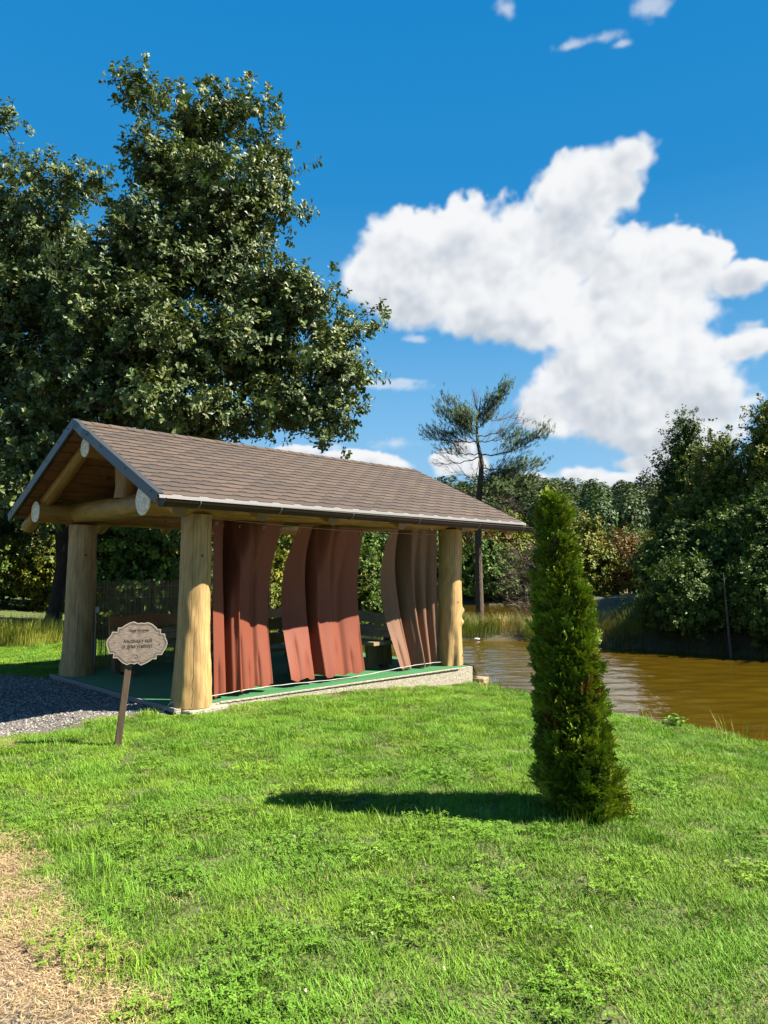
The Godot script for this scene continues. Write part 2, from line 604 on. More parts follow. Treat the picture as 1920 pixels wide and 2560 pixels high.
# ---------------------------------------------------------------- ground
const SHORE := [Vector2(60, 60), Vector2(16, 8), Vector2(9, -1), Vector2(7, -4), Vector2(5.5, -6), Vector2(4.13, -7.84), Vector2(3.7, -8.5), Vector2(3.2, -9.1), Vector2(2.88, -9.5), Vector2(2.27, -10.6), Vector2(1.85, -11.3), Vector2(1.6, -11.95), Vector2(1.3, -12.4), Vector2(-1.4, -15.1), Vector2(-3, -17), Vector2(-6, -20), Vector2(-9, -21.4), Vector2(-10, -26), Vector2(-14, -33), Vector2(-25, -41), Vector2(-60, -47), Vector2(-60, 60)]
const SPIT := [Vector2(-14, -21.6), Vector2(-5, -22.0), Vector2(0.5, -23), Vector2(3, -23), Vector2(5.5, -22.4), Vector2(6.6, -20.8), Vector2(8, -19.8), Vector2(9.8, -18.7), Vector2(14, -16), Vector2(22, -12), Vector2(60, 0), Vector2(60, -46), Vector2(30, -42), Vector2(16, -38), Vector2(12.3, -36.5), Vector2(10, -32), Vector2(7, -28.7), Vector2(0.7, -27.8), Vector2(-6, -26.6), Vector2(-14, -25.5)]
const FAR_SHORE := [Vector2(-500, -46), Vector2(-22, -43), Vector2(1, -44), Vector2(10.7, -43.8), Vector2(13.8, -41.5), Vector2(20, -39), Vector2(60, -39), Vector2(500, -39), Vector2(500, -950), Vector2(-500, -950)]
const GRAVEL := [Vector2(-2.42, -8.52), Vector2(-2.82, -8.42), Vector2(-3.22, -7.95), Vector2(-3.48, -7.55), Vector2(-3.75, -7.18), Vector2(-3.85, -6.4), Vector2(-3.5, -5.4), Vector2(-2.9, -4.6), Vector2(-2.1, -3.7), Vector2(-1.60, -3.04), Vector2(-1.22, -2.71), Vector2(-0.95, -2.3), Vector2(-0.5, -1.2), Vector2(-0.4, 6), Vector2(-9, 6), Vector2(-10, -11.0), Vector2(-6.2, -11.35), Vector2(-4.75, -10.95)]

const STRAW := [Vector2(-4.9, -6.0), Vector2(-3.7, -5.6), Vector2(-2.82, -4.93), Vector2(-2.36, -4.44), Vector2(-1.95, -3.89), Vector2(-1.50, -3.39), Vector2(-1.22, -3.10), Vector2(-0.95, -2.70), Vector2(-0.5, -2.0), Vector2(0.1, -1.0), Vector2(0.2, 6), Vector2(-9, 6), Vector2(-9, -6.0)]

func inside(poly: Array, q: Vector2) -> float:
	# metres inside the outline, negative outside
	var d := 1e9
	var odd := false
	var j := poly.size() - 1
	for i in poly.size():
		var a: Vector2 = poly[i]
		var b: Vector2 = poly[j]
		var ab := b - a
		var t := clampf((q - a).dot(ab) / ab.length_squared(), 0.0, 1.0)
		d = minf(d, (q - a - ab * t).length_squared())
		if (a.y > q.y) != (b.y > q.y) and q.x < (b.x - a.x) * (q.y - a.y) / (b.y - a.y) + a.x:
			odd = not odd
		j = i
	return sqrt(d) * (1.0 if odd else -1.0)

var bump := FastNoiseLite.new()

func ground(x: float, z: float) -> float:
	var q := Vector2(x, z)
	var h := -2.0
	var wob := bump.get_noise_2d(x * 0.6, z * 0.6)
	if z > -50.0 and absf(x) < 62.0:
		var d := inside(SHORE, q)
		if d > -1.5:
			h = maxf(h, (-0.25 + 0.19 * smoothstep(0.0, 3.4, d) + 0.02 * wob * clampf(d, 0.0, 1.0)) if d > 0.0 else -0.25 + d * 1.3)
			if z < -10.0 and x < -4.0:
				h += 0.35 * smoothstep(12.0, 20.0, -z) * smoothstep(-4.5, -10.0, x)
		d = inside(SPIT, q)
		if d > -1.5:
			var rise := smoothstep(5.8, 8.5, x) * smoothstep(-42.0, -30.0, z) if x > 5.0 else 0.0
			h = maxf(h, (-0.72 + 0.32 * clampf(d / 0.9, 0.0, 1.0) + rise * 0.95 * smoothstep(0.0, 2.2, d) + 0.10 * wob) if d > 0.0 else -0.72 + d * 0.9)
	if z < -36.0:
		var d := inside(FAR_SHORE, q) if z > -80.0 or absf(x) > 150.0 else 40.0
		if d > -1.5:
			var up := 0.5 * clampf(d / 2.0, 0.0, 1.0) + 0.035 * maxf(0.0, minf(-z, 300.0) - 48.0)
			up += 13.0 * smoothstep(120.0, 250.0, -z) * (0.82 + 0.25 * bump.get_noise_2d(x * 0.012, z * 0.012 + 40.0))
			h = maxf(h, (-0.72 + up + 0.15 * wob) if d > 0.0 else -0.72 + d)
	return h

func axis(parts: Array) -> PackedFloat32Array:
	# [[from, step], ..., [to, 0]]
	var out := PackedFloat32Array()
	for i in parts.size() - 1:
		var a: float = parts[i][0]
		while a < parts[i + 1][0] - 0.001:
			out.append(a)
			a += parts[i][1]
	out.append(parts[-1][0])
	return out

func build_ground() -> void:
	var xs := axis([[-500, 50], [-150, 12], [-42, 2.0], [-14, 0.6], [-5, 0.3], [6, 0.5], [16, 1.2], [40, 4.0], [80, 14], [150, 50], [500, 0]])
	var zs := axis([[-950, 50], [-300, 10], [-100, 3], [-52, 1.0], [-24, 0.5], [-13, 0.3], [-1.2, 0.8], [8, 8], [40, 0]])
	var mb := MB.new()
	for z in zs:
		for x in xs:
			var y := ground(x, z)
			var q := Vector2(x, z)
			var c := lin(0.105, 0.145, 0.030)
			if z > -30.0 and z < 8.0 and x < 5.0:
				var g := inside(GRAVEL, q)
				if g > 0.0:
					c = lin(0.15, 0.14, 0.135)
				elif z > -6.6 and inside(STRAW, q) > -0.05:
					c = lin(0.33, 0.25, 0.155)
			if z < -16.5 and x > -16.0 and z > -46.0 and y < 1.2 and x > -8.0:
				c = lin(0.085, 0.075, 0.036)
			if y < -0.45 and z > -20.0:
				c = lin(0.10, 0.07, 0.035)
			if z < -46.0:
				c = lin(0.33, 0.25, 0.11).lerp(lin(0.16, 0.17, 0.05), 0.5 + 0.5 * bump.get_noise_2d(x * 0.09, z * 0.05))
			mb.col = c
			mb.p(Vector3(x, y, z))
	var nc := xs.size()
	for i in zs.size() - 1:
		for j in nc - 1:
			var a := i * nc + j
			mb.ix.append_array(PackedInt32Array([a, a + 1, a + nc, a + 1, a + nc + 1, a + nc]))
	mb.smooth()
	struct("ground", mb, M.ground)
	var wb := MB.new()
	var wx := axis([[-20, 2.0], [-4, 0.5], [0, 0.13], [13, 0.5], [24, 3.0], [80, 0]])
	var wz := axis([[-48, 1.0], [-34, 0.4], [-24, 0.13], [-6.5, 1.0], [20, 0]])
	n1.seed = 44
	n1.frequency = 1.0
	n1.fractal_octaves = 1
	for z in wz:
		for x in wx:
			# wind ripples: long across the view, short along it
			var sx := x + 0.35 * z
			var h := 0.016 * n1.get_noise_2d(sx * 0.8, z * 2.3) + 0.007 * n1.get_noise_2d(sx * 1.9 + 40.0, z * 5.0)
			wb.p(Vector3(x, WATER + h, z), Vector2(x, z))
	var nw := wx.size()
	for i in wz.size() - 1:
		for j in nw - 1:
			var a := i * nw + j
			wb.ix.append_array(PackedInt32Array([a, a + 1, a + nw, a + 1, a + nw + 1, a + nw]))
	wb.smooth()
	struct("water", wb, M.water)

# how the lawn ends: 1 on the lawn, 0 off it
func lawn_at(x: float, z: float) -> float:
	var q := Vector2(x, z)
	if inside(SHORE, q) < -0.12:
		return 0.0
	var g := minf(-inside(GRAVEL, q) - 0.05, -inside(STRAW, q))
	g += 0.09 * bump.get_noise_2d(x * 3.0 + 50.0, z * 3.0)
	var a := smoothstep(-0.08, 0.16, g)
	# not under the pavilion's slab
	var p := pav_uv(x, z)
	if p.x > -0.32 and p.x < L + 0.28 and p.y > slab_front(p.x) - 0.03 and p.y < W + 0.25:
		return 0.0
	return a

func slab_front(u: float) -> float:
	return lerpf(-0.12, -0.36, clampf(u / L, 0.0, 1.0))

func pav_uv(x: float, z: float) -> Vector2:
	var d := Vector3(x, 0, z) - PO
	return Vector2(d.x * cos(PSI) - d.z * sin(PSI), -d.x * sin(PSI) - d.z * cos(PSI))

# ---------------------------------------------------------------- pavilion (own axes: x along the long side, -z across)
func lp(u: float, v: float, h: float) -> Vector3:
	return Vector3(u, h, -v)

func column_bumps(kind: int, y: float, g: float) -> float:
	if kind == 2:
		# the right column: two branch stubs and a folded foot
		var e := 0.0
		for k in [[0.92, 5.35, 0.05, 0.075], [0.73, 5.75, 0.042, 0.06]]:
			var dy: float = (y - k[0]) / (k[3])
			var dg: float = wrapf(g - k[1], -PI, PI) * 0.2 / k[3]
			e += k[2] * exp(-(dy * dy + dg * dg) * 2.2)
		return e + (1.0 - smoothstep(0.05, 0.75, y)) * 0.022 * sin(g * 6.0 + 1.0 + y * 0.8)
	if kind == 1:
		var foot := 1.0 - smoothstep(0.1, 0.9, y)
		return -0.05 * foot * exp(-(wrapf(g - 5.0 - 0.16 * y, -PI, PI) ** 2) * 30.0) + 0.012 * foot * sin(g * 4.0)
	return 0.012 * (1.0 - smoothstep(0.0, 1.0, y)) * sin(g * 5.0 + 2.0)

func build_pavilion() -> void:
	var p := thing("log_pavilion", "open log pavilion with brown shingle roof and red brown curtains beside the pond", "pavilion", PO, PSI)
	# floor slab
	var out := PackedVector2Array([Vector2(-0.27, W + 0.28), Vector2(-0.27, -slab_front(0) * -1.0), Vector2(L + 0.14, slab_front(L)), Vector2(L + 0.14, W + 0.28)])
	var sb := MB.new()
	slab(sb, out, 0.42, Transform3D(Basis(Vector3(1, 0, 0), Vector3(0, 0, -1), Vector3(0, 1, 0)), Vector3(0, -0.42, 0)))
	part("floor_slab", sb, M.concrete, p)
	var tb := MB.new()
	block(tb, lp(-0.285, W * 0.5 + 0.08, -0.012), Vector3(0.03, 0.05, W + 0.42), Basis.IDENTITY, 0.004)
	part("edge_strip", tb, M.metal_pale, p)
	tb = MB.new()
	var fa := lp(0.30, slab_front(0.3) - 0.005, 0.004)
	var fb := lp(L - 0.2, slab_front(L - 0.2) - 0.005, 0.004)
	block(tb, (fa + fb) / 2, Vector3(fa.distance_to(fb), 0.022, 0.03), Basis(Vector3.UP, atan2(-(fb - fa).z, (fb - fa).x)), 0.004)
	part("edge_strip", tb, M.concrete, p)
	tb = MB.new()
	block(tb, lp(0.08, -0.10, -0.052), Vector3(0.56, 0.07, 0.30), Basis(Vector3.UP, 0.1), 0.012)
	part("footing", tb, M.concrete, p)
	# columns
	var cols := [[0.0, 0.0, 31, [[0.0, 0.238], [0.12, 0.222], [0.42, 0.192], [1.0, 0.178]], 0], [L, 0.0, 47, [[0.0, 0.205], [0.3, 0.196], [1.0, 0.196]], 2], [0.0, W, 59, [[0.0, 0.245], [0.2, 0.218], [0.6, 0.208], [1.0, 0.20]], 1], [L, W, 61, [[0.0, 0.22], [1.0, 0.19]], 0]]
	for c in cols:
		var a := lp(c[0] + rf(-0.01, 0.01), c[1], -0.01)
		var b := lp(c[0] + 0.02, c[1], 2.262)
		var tm := timber(a, b, c[3], c[2], 0.05, 44, 70, c[4])
		var o := part("column", tm, M.column, p)
		part("column_top", timber_end(tm, false, 44), M.column, o)
	# long beams, tie logs, ridge log
	var logs := [
		["long_beam", lp(-0.68, 0, 2.40), lp(L + 0.72, 0.02, 2.42), [[0.0, 0.178], [0.12, 0.172], [0.9, 0.165], [1.0, 0.15]], 71],
		["long_beam", lp(-0.69, W, 2.43), lp(L + 0.72, W, 2.42), [[0.0, 0.155], [0.5, 0.17], [1.0, 0.17]], 73],
		["ridge_log", lp(-0.68, W / 2, 3.20), lp(L + 0.85, W / 2, 3.20), [[0.0, 0.13], [1.0, 0.14]], 79],
		["tie_log", lp(-0.12, W + 0.18, 2.44), lp(-0.10, 0.12, 2.44), [[0.0, 0.115], [0.03, 0.14], [0.5, 0.152], [1.0, 0.15]], 83],
		["tie_log", lp(L * 0.5, W + 0.1, 2.40), lp(L * 0.5, 0.1, 2.40), [[0.0, 0.14], [1.0, 0.14]], 89],
		["tie_log", lp(L, W + 0.2, 2.44), lp(L, 0.1, 2.44), [[0.0, 0.15], [1.0, 0.15]], 97]]
	for d in logs:
		var tm := timber(d[1], d[2], d[3], d[4], 0.07, 32, 60)
		var o := part(d[0], tm, M.beam, p)
		if d[0] == "tie_log":
			part("log_end", timber_end(tm, true, 32), M.beam, o)
		else:
			part("white_log_end", timber_end(tm, true, 32, 0.008), M.beam_end, o)
			part("log_end", timber_end(tm, false, 32), M.beam, o)
	for d in [[-0.1, 101], [L * 0.5, 103], [L, 107]]:
		var tm := timber(lp(d[0], W / 2, 2.56), lp(d[0], W / 2, 3.12), [[0.0, 0.16], [0.3, 0.145], [1.0, 0.15]], d[1], 0.08, 28, 20)
		part("king_post", tm, M.beam, p)
	# rafters: round poles under the boards, both slopes
	var sl := atan2(RIDGE - EAVE, W / 2 + OV)
	var us := [-0.55, 0.55, 1.70, 3.04, 4.50, 5.76]
	for side in 2:
		for k in us.size():
			var nrm := 0.165
			var v0 := -OV + 0.05
			var v1 := W / 2 - 0.02
			var lo := lp(us[k], v0, roof_h(v0) - nrm)
			var hi := lp(us[k], v1, roof_h(v1) - nrm)
			if side == 1:
				v0 = W + OV + 0.02 - 0.04 * k
				v1 = W / 2 + 0.02
				lo = lp(us[k], v0, roof_h(W - v0) - nrm)
				hi = lp(us[k], v1, roof_h(W - v1) - nrm)
			var tm := timber(lo, hi, [[0.0, 0.096 + rf(-0.008, 0.008)], [1.0, 0.08]], 200 + k + side * 20, 0.06, 20, 30)
			var o := part("rafter", tm, M.beam, p)
			part("rafter_end", timber_end(tm, true, 20), M.bench_dark, o)
	build_roof(p, sl)
	# gutter
	var gb := MB.new()
	var gl := PackedFloat32Array()
	var first := 0
	var u0 := UL + 0.02
	var u1 := L + 1.52
	var prof := []
	for k in 13:
		var t := PI * k / 12.0
		prof.append(Vector2(cos(t), -sin(t)) * 0.072)
	for k in 13:
		var t := PI * (12 - k) / 12.0
		prof.append(Vector2(cos(t), -sin(t)) * 0.066)
	prof.append(prof[0])
	for i in 2:
		for k in prof.size():
			gb.p(lp(u0 if i == 0 else u1, -OV - 0.075 + prof[k].x, gut_h(u0 if i == 0 else u1) + prof[k].y))
	gb.rows(0, 2, prof.size())
	gb.smooth()
	var go := part("gutter", gb, M.gutter, p)
	var rb := MB.new()
	tube(rb, [lp(u0, -OV - 0.149, gut_h(u0) + 0.004), lp(u1, -OV - 0.149, gut_h(u1) + 0.004)], [0.009, 0.009], 8)
	part("gutter_rim", rb, M.gutter, go)
	var eb := MB.new()
	for u in [u0 - 0.012, u1 + 0.002]:
		var half := PackedVector2Array()
		for k in 15:
			half.append(Vector2(cos(PI * k / 14.0), -sin(PI * k / 14.0)) * 0.078)
		slab(eb, half, 0.012, Transform3D(Basis(Vector3(0, 0, -1), Vector3(0, 1, 0), Vector3(1, 0, 0)), lp(u, -OV - 0.075, gut_h(u) + 0.005)))
	part("gutter_end", eb, M.gutter, go)
	for u in [-0.42, 0.68, 1.86, 3.18, 4.62, 5.86]:
		var bb := MB.new()
		var pts := []
		var rad := []
		for k in 11:
			var t := PI * (k / 10.0)
			pts.append(lp(u, -OV - 0.075 - cos(t) * 0.078, gut_h(u) - sin(t) * 0.078 + 0.004))
			rad.append(0.0075)
		pts.append(lp(u, -OV + 0.02, gut_h(u) + 0.05))
		rad.append(0.0075)
		tube(bb, pts, rad, 6)
		part("gutter_bracket", bb, M.bracket, go)
	for u in [2.36, 2.50, 5.62, 5.74]:
		var bb := MB.new()
		var q := bb.v.size()
		for i in 2:
			for k in 13:
				var t := PI * k / 12.0
				bb.p(lp(u + 0.014 * i, -OV - 0.075 + cos(t) * 0.076, gut_h(u) - sin(t) * 0.076))
		bb.rows(q, 2, 13)
		bb.smooth()
		part("gutter_joint", bb, M.gutter, go)

func gut_h(u: float) -> float:
	return 2.348 - 0.006 * u

func roof_h(v: float) -> float:
	return EAVE + (v + OV) * (RIDGE - EAVE) / (W / 2 + OV)

func roof_end(s: float, sl_len: float) -> float:
	return lerpf(L + 1.26, L + 1.0, s / sl_len)

func shingle_shape(u0: float, s0: float, cut: float, base: Color, band: Color, wob: float) -> MB:
	# one tab: x along the eave, y up the slope, z out of the roof
	var mb := MB.new()
	var w := 0.333
	var zt := func(y: float) -> float: return 0.0085 - 0.052 * y
	var low := [Vector2(-w / 2 + 0.001, 0.034), Vector2(-0.118, 0.034 + wob), Vector2(-0.096, wob), Vector2(0.097, -wob), Vector2(0.119, 0.034), Vector2(w / 2 - 0.001, 0.034)]
	var clampu := func(x: float) -> float: return clampf(u0 + x, UL, cut) - u0
	for i in low.size() - 1:
		var a: Vector2 = low[i]
		var b: Vector2 = low[i + 1]
		var ax: float = clampu.call(a.x)
		var bx: float = clampu.call(b.x)
		if bx - ax < 0.002:
			continue
		var pa := Vector3(ax, a.y, zt.call(a.y))
		var pb := Vector3(bx, b.y, zt.call(b.y))
		mb.col = base
		var ma := Vector3(ax, 0.128, zt.call(0.128))
		var mbb := Vector3(bx, 0.128, zt.call(0.128))
		mb.quad(pa, ma, mbb, pb)
		mb.col = band
		mb.quad(ma, Vector3(ax, 0.20, zt.call(0.20)), Vector3(bx, 0.20, zt.call(0.20)), mbb)
		mb.col = band * 0.8
		mb.quad(pa + Vector3(0, 0, -0.008), pa, pb, pb + Vector3(0, 0, -0.008))
	return mb

func build_roof(p: Node3D, sl: float) -> void:
	var run := Vector2(W / 2 + OV, RIDGE - EAVE).length()
	var deck := MB.new()
	for side in 2:
		var e0 := -OV if side == 0 else W + OV
		var a := lp(UL + 0.004, e0, EAVE - 0.022)
		var b := lp(UL + 0.004, W / 2, RIDGE - 0.022)
		var c := lp(L + 0.99, W / 2, RIDGE - 0.022)
		var d := lp(L + 1.25, e0, EAVE - 0.022)
		var up := Vector3(0, 0.012, 0)
		if side == 0:
			deck.quad(a + up, b + up, c + up, d + up)
			deck.quad(a - up, d - up, c - up, b - up)
			deck.quad(a - up, a + up, d + up, d - up)
			deck.quad(d - up, d + up, c + up, c - up)
		else:
			deck.quad(a + up, d + up, c + up, b + up)
			deck.quad(a - up, b - up, c - up, d - up)
			deck.quad(a - up, d - up, d + up, a + up)
			deck.quad(d - up, c - up, c + up, d + up)
	var roof := part("roof", deck, M.bench_dark, p)
	# shingles on the slope that faces the lawn
	var base_b := Basis(Vector3(1, 0, 0), Vector3(0, sin(sl), -cos(sl)), Vector3(0, cos(sl), sin(sl)))
	var tones := [lin(0.112, 0.081, 0.064), lin(0.101, 0.074, 0.059), lin(0.122, 0.088, 0.068), lin(0.092, 0.068, 0.055), lin(0.107, 0.079, 0.064), lin(0.080, 0.062, 0.053)]
	var shared := []
	for t in tones:
		shared.append(shingle_shape(1.0, 0.0, 99.0, t, lin(0.045, 0.034, 0.033), 0.0).mesh())
	var spots := []
	var course := 0.1425
	for k in 18:
		var s0 := -0.012 + k * course
		var u := UL - 0.10 + (0.1665 if k % 2 == 0 else 0.0)
		while u < L + 1.5:
			if u - 0.165 < roof_end(s0, run):
				var at := lp(u, -OV, EAVE) + base_b * Vector3(0, s0, 0)
				spots.append([at, u, s0, rng.randi() % 6, (p.transform * at).distance_to(Vector3(0, EYE, 0))])
			u += 0.333
	spots.sort_custom(func(a, b): return a[4] < b[4])
	var rest := MB.new()
	for i in spots.size():
		var s: Array = spots[i]
		var cut := roof_end(s[2] + 0.07, run)
		var whole: bool = s[1] - 0.167 > UL and s[1] + 0.167 < cut
		if i < 298:
			var m: Mesh = shared[s[3]] if whole else shingle_shape(s[1], s[2], cut, tones[s[3]], lin(0.045, 0.034, 0.033), 0.0).mesh()
			var o := part("shingle", m, M.shingle, roof)
			o.transform = Transform3D(base_b, s[0])
		else:
			var mb := shingle_shape(s[1], s[2], cut, tones[s[3]], lin(0.045, 0.034, 0.033), 0.0)
			var k := rest.v.size()
			for q in mb.v.size():
				rest.col = mb.c[q]
				rest.p(s[0] + base_b * mb.v[q])
			for q in mb.ix:
				rest.ix.append(k + q)
	stuff(part("shingles", rest, M.shingle, roof))
	# the far slope, out of sight from the lawn
	var back := MB.new()
	var bb2 := Basis(Vector3(-1, 0, 0), Vector3(0, sin(sl), cos(sl)), Vector3(0, cos(sl), -sin(sl)))
	for k in 18:
		var y0 := -0.012 + k * course
		var o0 := lp(0, W + OV, EAVE)
		back.col = tones[k % 6]
		var e := minf(y0 + 0.16, run)
		back.quad(o0 + bb2 * Vector3(-roof_end(y0, run), y0, 0.008), o0 + bb2 * Vector3(-roof_end(e, run), e, 0.001), o0 + bb2 * Vector3(-UL, e, 0.001), o0 + bb2 * Vector3(-UL, y0, 0.008))
	stuff(part("shingles", back, M.shingle, roof))
	# ridge caps
	var u := UL
	var caps := 0
	while u < L + 0.95:
		var cb := MB.new()
		cb.col = tones[caps % 6] * 1.05
		var e := minf(u + 0.27, L + 1.0)
		for side in [-1.0, 1.0]:
			var q0 := lp(u, W / 2, RIDGE + 0.020)
			var q1 := lp(e, W / 2, RIDGE + 0.012)
			var dn := Vector3(0, -sin(sl), -side * cos(sl)) * 0.13
			if side > 0:
				cb.quad(q0, q1, q1 + dn, q0 + dn)
				cb.quad(q0 + Vector3(0, -0.006, 0), q0, q0 + dn, q0 + dn + Vector3(0, -0.006, 0))
			else:
				cb.quad(q0, q0 + dn, q1 + dn, q1)
				cb.quad(q0 + dn, q0 + dn + Vector3(0, -0.006, 0), q1 + dn + Vector3(0, -0.006, 0), q1 + dn)
		part("ridge_cap", cb, M.shingle, roof)
		u += 0.235
		caps += 1
	# boards under the shingles, running with the ridge
	for side in 2:
		for k in 20:
			var s0 := 0.03 + k * run / 20.3
			var wd := run / 20.3 - 0.012
			var dep := 0.045 + (0.006 if k % 2 == 0 else 0.0)
			var vv := -OV + (s0 + wd / 2) * cos(sl)
			var mid := lp((UL + L + 1.1) / 2 - 0.02, vv if side == 0 else W - vv, roof_h(vv) - dep)
			var bm := base_b if side == 0 else Basis(Vector3(1, 0, 0), Vector3(0, sin(sl), cos(sl)), Vector3(0, -cos(sl), sin(sl)))
			var pb := MB.new()
			block(pb, mid, Vector3(L + 1.1 - UL - 0.2, wd, 0.02), bm, 0.003)
			for q in pb.v.size():
				pb.uv[q] = Vector2(pb.v[q].z * 1.3 + k * 0.31, pb.v[q].x * 0.5 + k * 0.17)
			part("roof_board", pb, M.board, roof)
	# metal edging on the gable, folded over
	for side in 2:
		var fb := MB.new()
		var e0 := -OV - 0.01 if side == 0 else W + OV + 0.01
		var lo := lp(UL - 0.006, e0, EAVE - 0.005)
		var hi := lp(UL - 0.006, W / 2, RIDGE + 0.012)
		var along := (hi - lo).normalized()
		var out := Vector3(-1, 0, 0)
		var nn := along.cross(out) if side == 1 else out.cross(along)
		nn = nn if nn.y > 0 else -nn
		var strip := [nn * 0.016 + Vector3(0.075, 0, 0), nn * 0.016, nn * -0.105, nn * -0.112 + Vector3(0.014, 0, 0)]
		var nseg := 14
		for i in nseg + 1:
			for j in strip.size():
				var dent := 0.0
				if side == 0 and i > nseg - 5 and i < nseg and (j == 1 or j == 2):
					dent = 0.011 * sin(i * 2.4 + j)
				fb.p(lo.lerp(hi, float(i) / nseg) + strip[j] + Vector3(dent, dent * 0.6, 0))
		for i in nseg:
			for j in strip.size() - 1:
				var a := i * strip.size() + j
				fb.quad(fb.v[a], fb.v[a + 1], fb.v[a + strip.size() + 1], fb.v[a + strip.size()])
		var fo := part("gable_edging", fb, M.metal_dark, roof)
		for t in [0.06, 0.33, 0.62, 0.80, 0.93]:
			var kb := MB.new()
			var at: Vector3 = lo.lerp(hi, t) + nn * -0.025 + Vector3(-0.004, 0, 0)
			tube(kb, [at + Vector3(0.004, 0, 0), at + Vector3(-0.004, 0, 0)], [0.010, 0.007], 8)
			part("screw", kb, M.screw, fo)
	# drip strip along the eave
	var db := MB.new()
	var nrm := Vector3(0, cos(sl), sin(sl))
	var dn := Vector3(0, -sin(sl), cos(sl))
	var ea := lp(UL, -OV, EAVE)
	var eb := lp(L + 1.27, -OV, EAVE)
	var pr := [nrm * 0.002 - dn * 0.02, nrm * 0.002 + dn * 0.035, nrm * 0.0 + dn * 0.038 + Vector3(0, -0.026, 0.003), dn * 0.033 + Vector3(0, -0.032, -0.010)]
	for j in pr.size() - 1:
		db.quad(ea + pr[j], eb + pr[j], eb + pr[j + 1], ea + pr[j + 1])
	part("drip_strip", db, M.metal_pale, roof)
	var sb := MB.new()
	block(sb, (ea + eb) / 2 + Vector3(0, -0.085, -0.015), Vector3(ea.distance_to(eb) - 0.02, 0.10, 0.022), Basis.IDENTITY, 0.003)
	part("eave_board", sb, M.bench_dark, roof)

# ---------------------------------------------------------------- curtains
func curtain(label: String, mat_name: String, top: Array, bottom: Array, bow: Array, pleats: Array, seed_: int, eyes: Array) -> void:
	var mid_u: float = (top[0] + top[1]) / 2
	var o := thing("curtain", label, "curtain", pv(mid_u, 0.0, 0.0), PSI, "curtains on the lawn side of the pavilion")
	var f := FastNoiseLite.new()
	f.seed = seed_
	f.frequency = 1.0
	var nt := 70
	var ns := 110
	var mb := MB.new()
	for i in nt + 1:
		var t := float(i) / nt
		for j in ns + 1:
			var s := float(j) / ns
			var sag := 0.012 * absf(sin(s * PI * (eyes.size() - 1))) if t < 0.001 else 0.012 * absf(sin(s * PI * (eyes.size() - 1))) * (1.0 - t) ** 6
			var h := lerpf(top[2] + (top[3] - top[2]) * s + 0.045, bottom[2] + (bottom[3] - bottom[2]) * s, t) - sag
			h += (0.018 * sin(s * 31.0 + seed_) + 0.02 * f.get_noise_2d(s * 9.0, 3.0)) * t ** 8
			var u: float = lerpf(lerpf(top[0], top[1], s), lerpf(bottom[0], bottom[1], s), t)
			var arch := sin(PI * pow(t, 0.85)) ** 1.15
			var v: float = arch * lerpf(bow[0], bow[1], s)
			for q in pleats:
				# [place at top, place at bottom, width, depth at top, depth at bottom]
				var tt := smoothstep(-0.1, 0.55, t)
				var c: float = lerpf(q[0], q[1], tt)
				var x: float = (s - c) / lerpf(q[2], q[5] if q.size() > 5 else q[2], tt)
				v += lerpf(q[3], q[4], t) * exp(-x * x)
			v += 0.006 * sin(s * 17.0 + seed_ + 2.0 * f.get_noise_2d(s * 2.0, t * 0.5)) * (0.4 + 0.6 * t)
			# tapering pulls that rise from the hem
			for k in 7:
				var c := (k + 0.5 + 0.35 * sin(k * 5.1 + seed_)) / 7.0
				var top_at := 0.50 + 0.30 * absf(sin(k * 2.3 + seed_ * 0.7))
				var w := 0.012 + 0.030 * smoothstep(top_at, 1.0, t)
				var x := (s - c - 0.05 * (t - 1.0) * sin(k * 3.0)) / w
				v += 0.030 * smoothstep(top_at, top_at + 0.12, t) * exp(-absf(x) * 1.2)
			v += 0.02 * absf(sin(s * PI * (eyes.size() - 1) * 1.0)) * exp(-t * 6.0)
			mb.p(lp(u - mid_u, v + 0.03, h), Vector2(s * 1.4, t * 2.0))
	mb.rows(0, nt + 1, ns + 1)
	mb.smooth()
	part("cloth", mb, M[mat_name], o)
	for e in eyes:
		var eb := MB.new()
		var ring := []
		var rad := []
		var j := int(e * ns)
		var at := mb.v[3 * (ns + 1) + j] + Vector3(0, 0, 0.006)
		for k in 13:
			ring.append(at + Vector3(cos(TAU * k / 12.0), sin(TAU * k / 12.0), 0) * 0.016)
			rad.append(0.005)
		tube(eb, ring, rad, 6, false)
		part("eyelet", eb, M.steel, o)

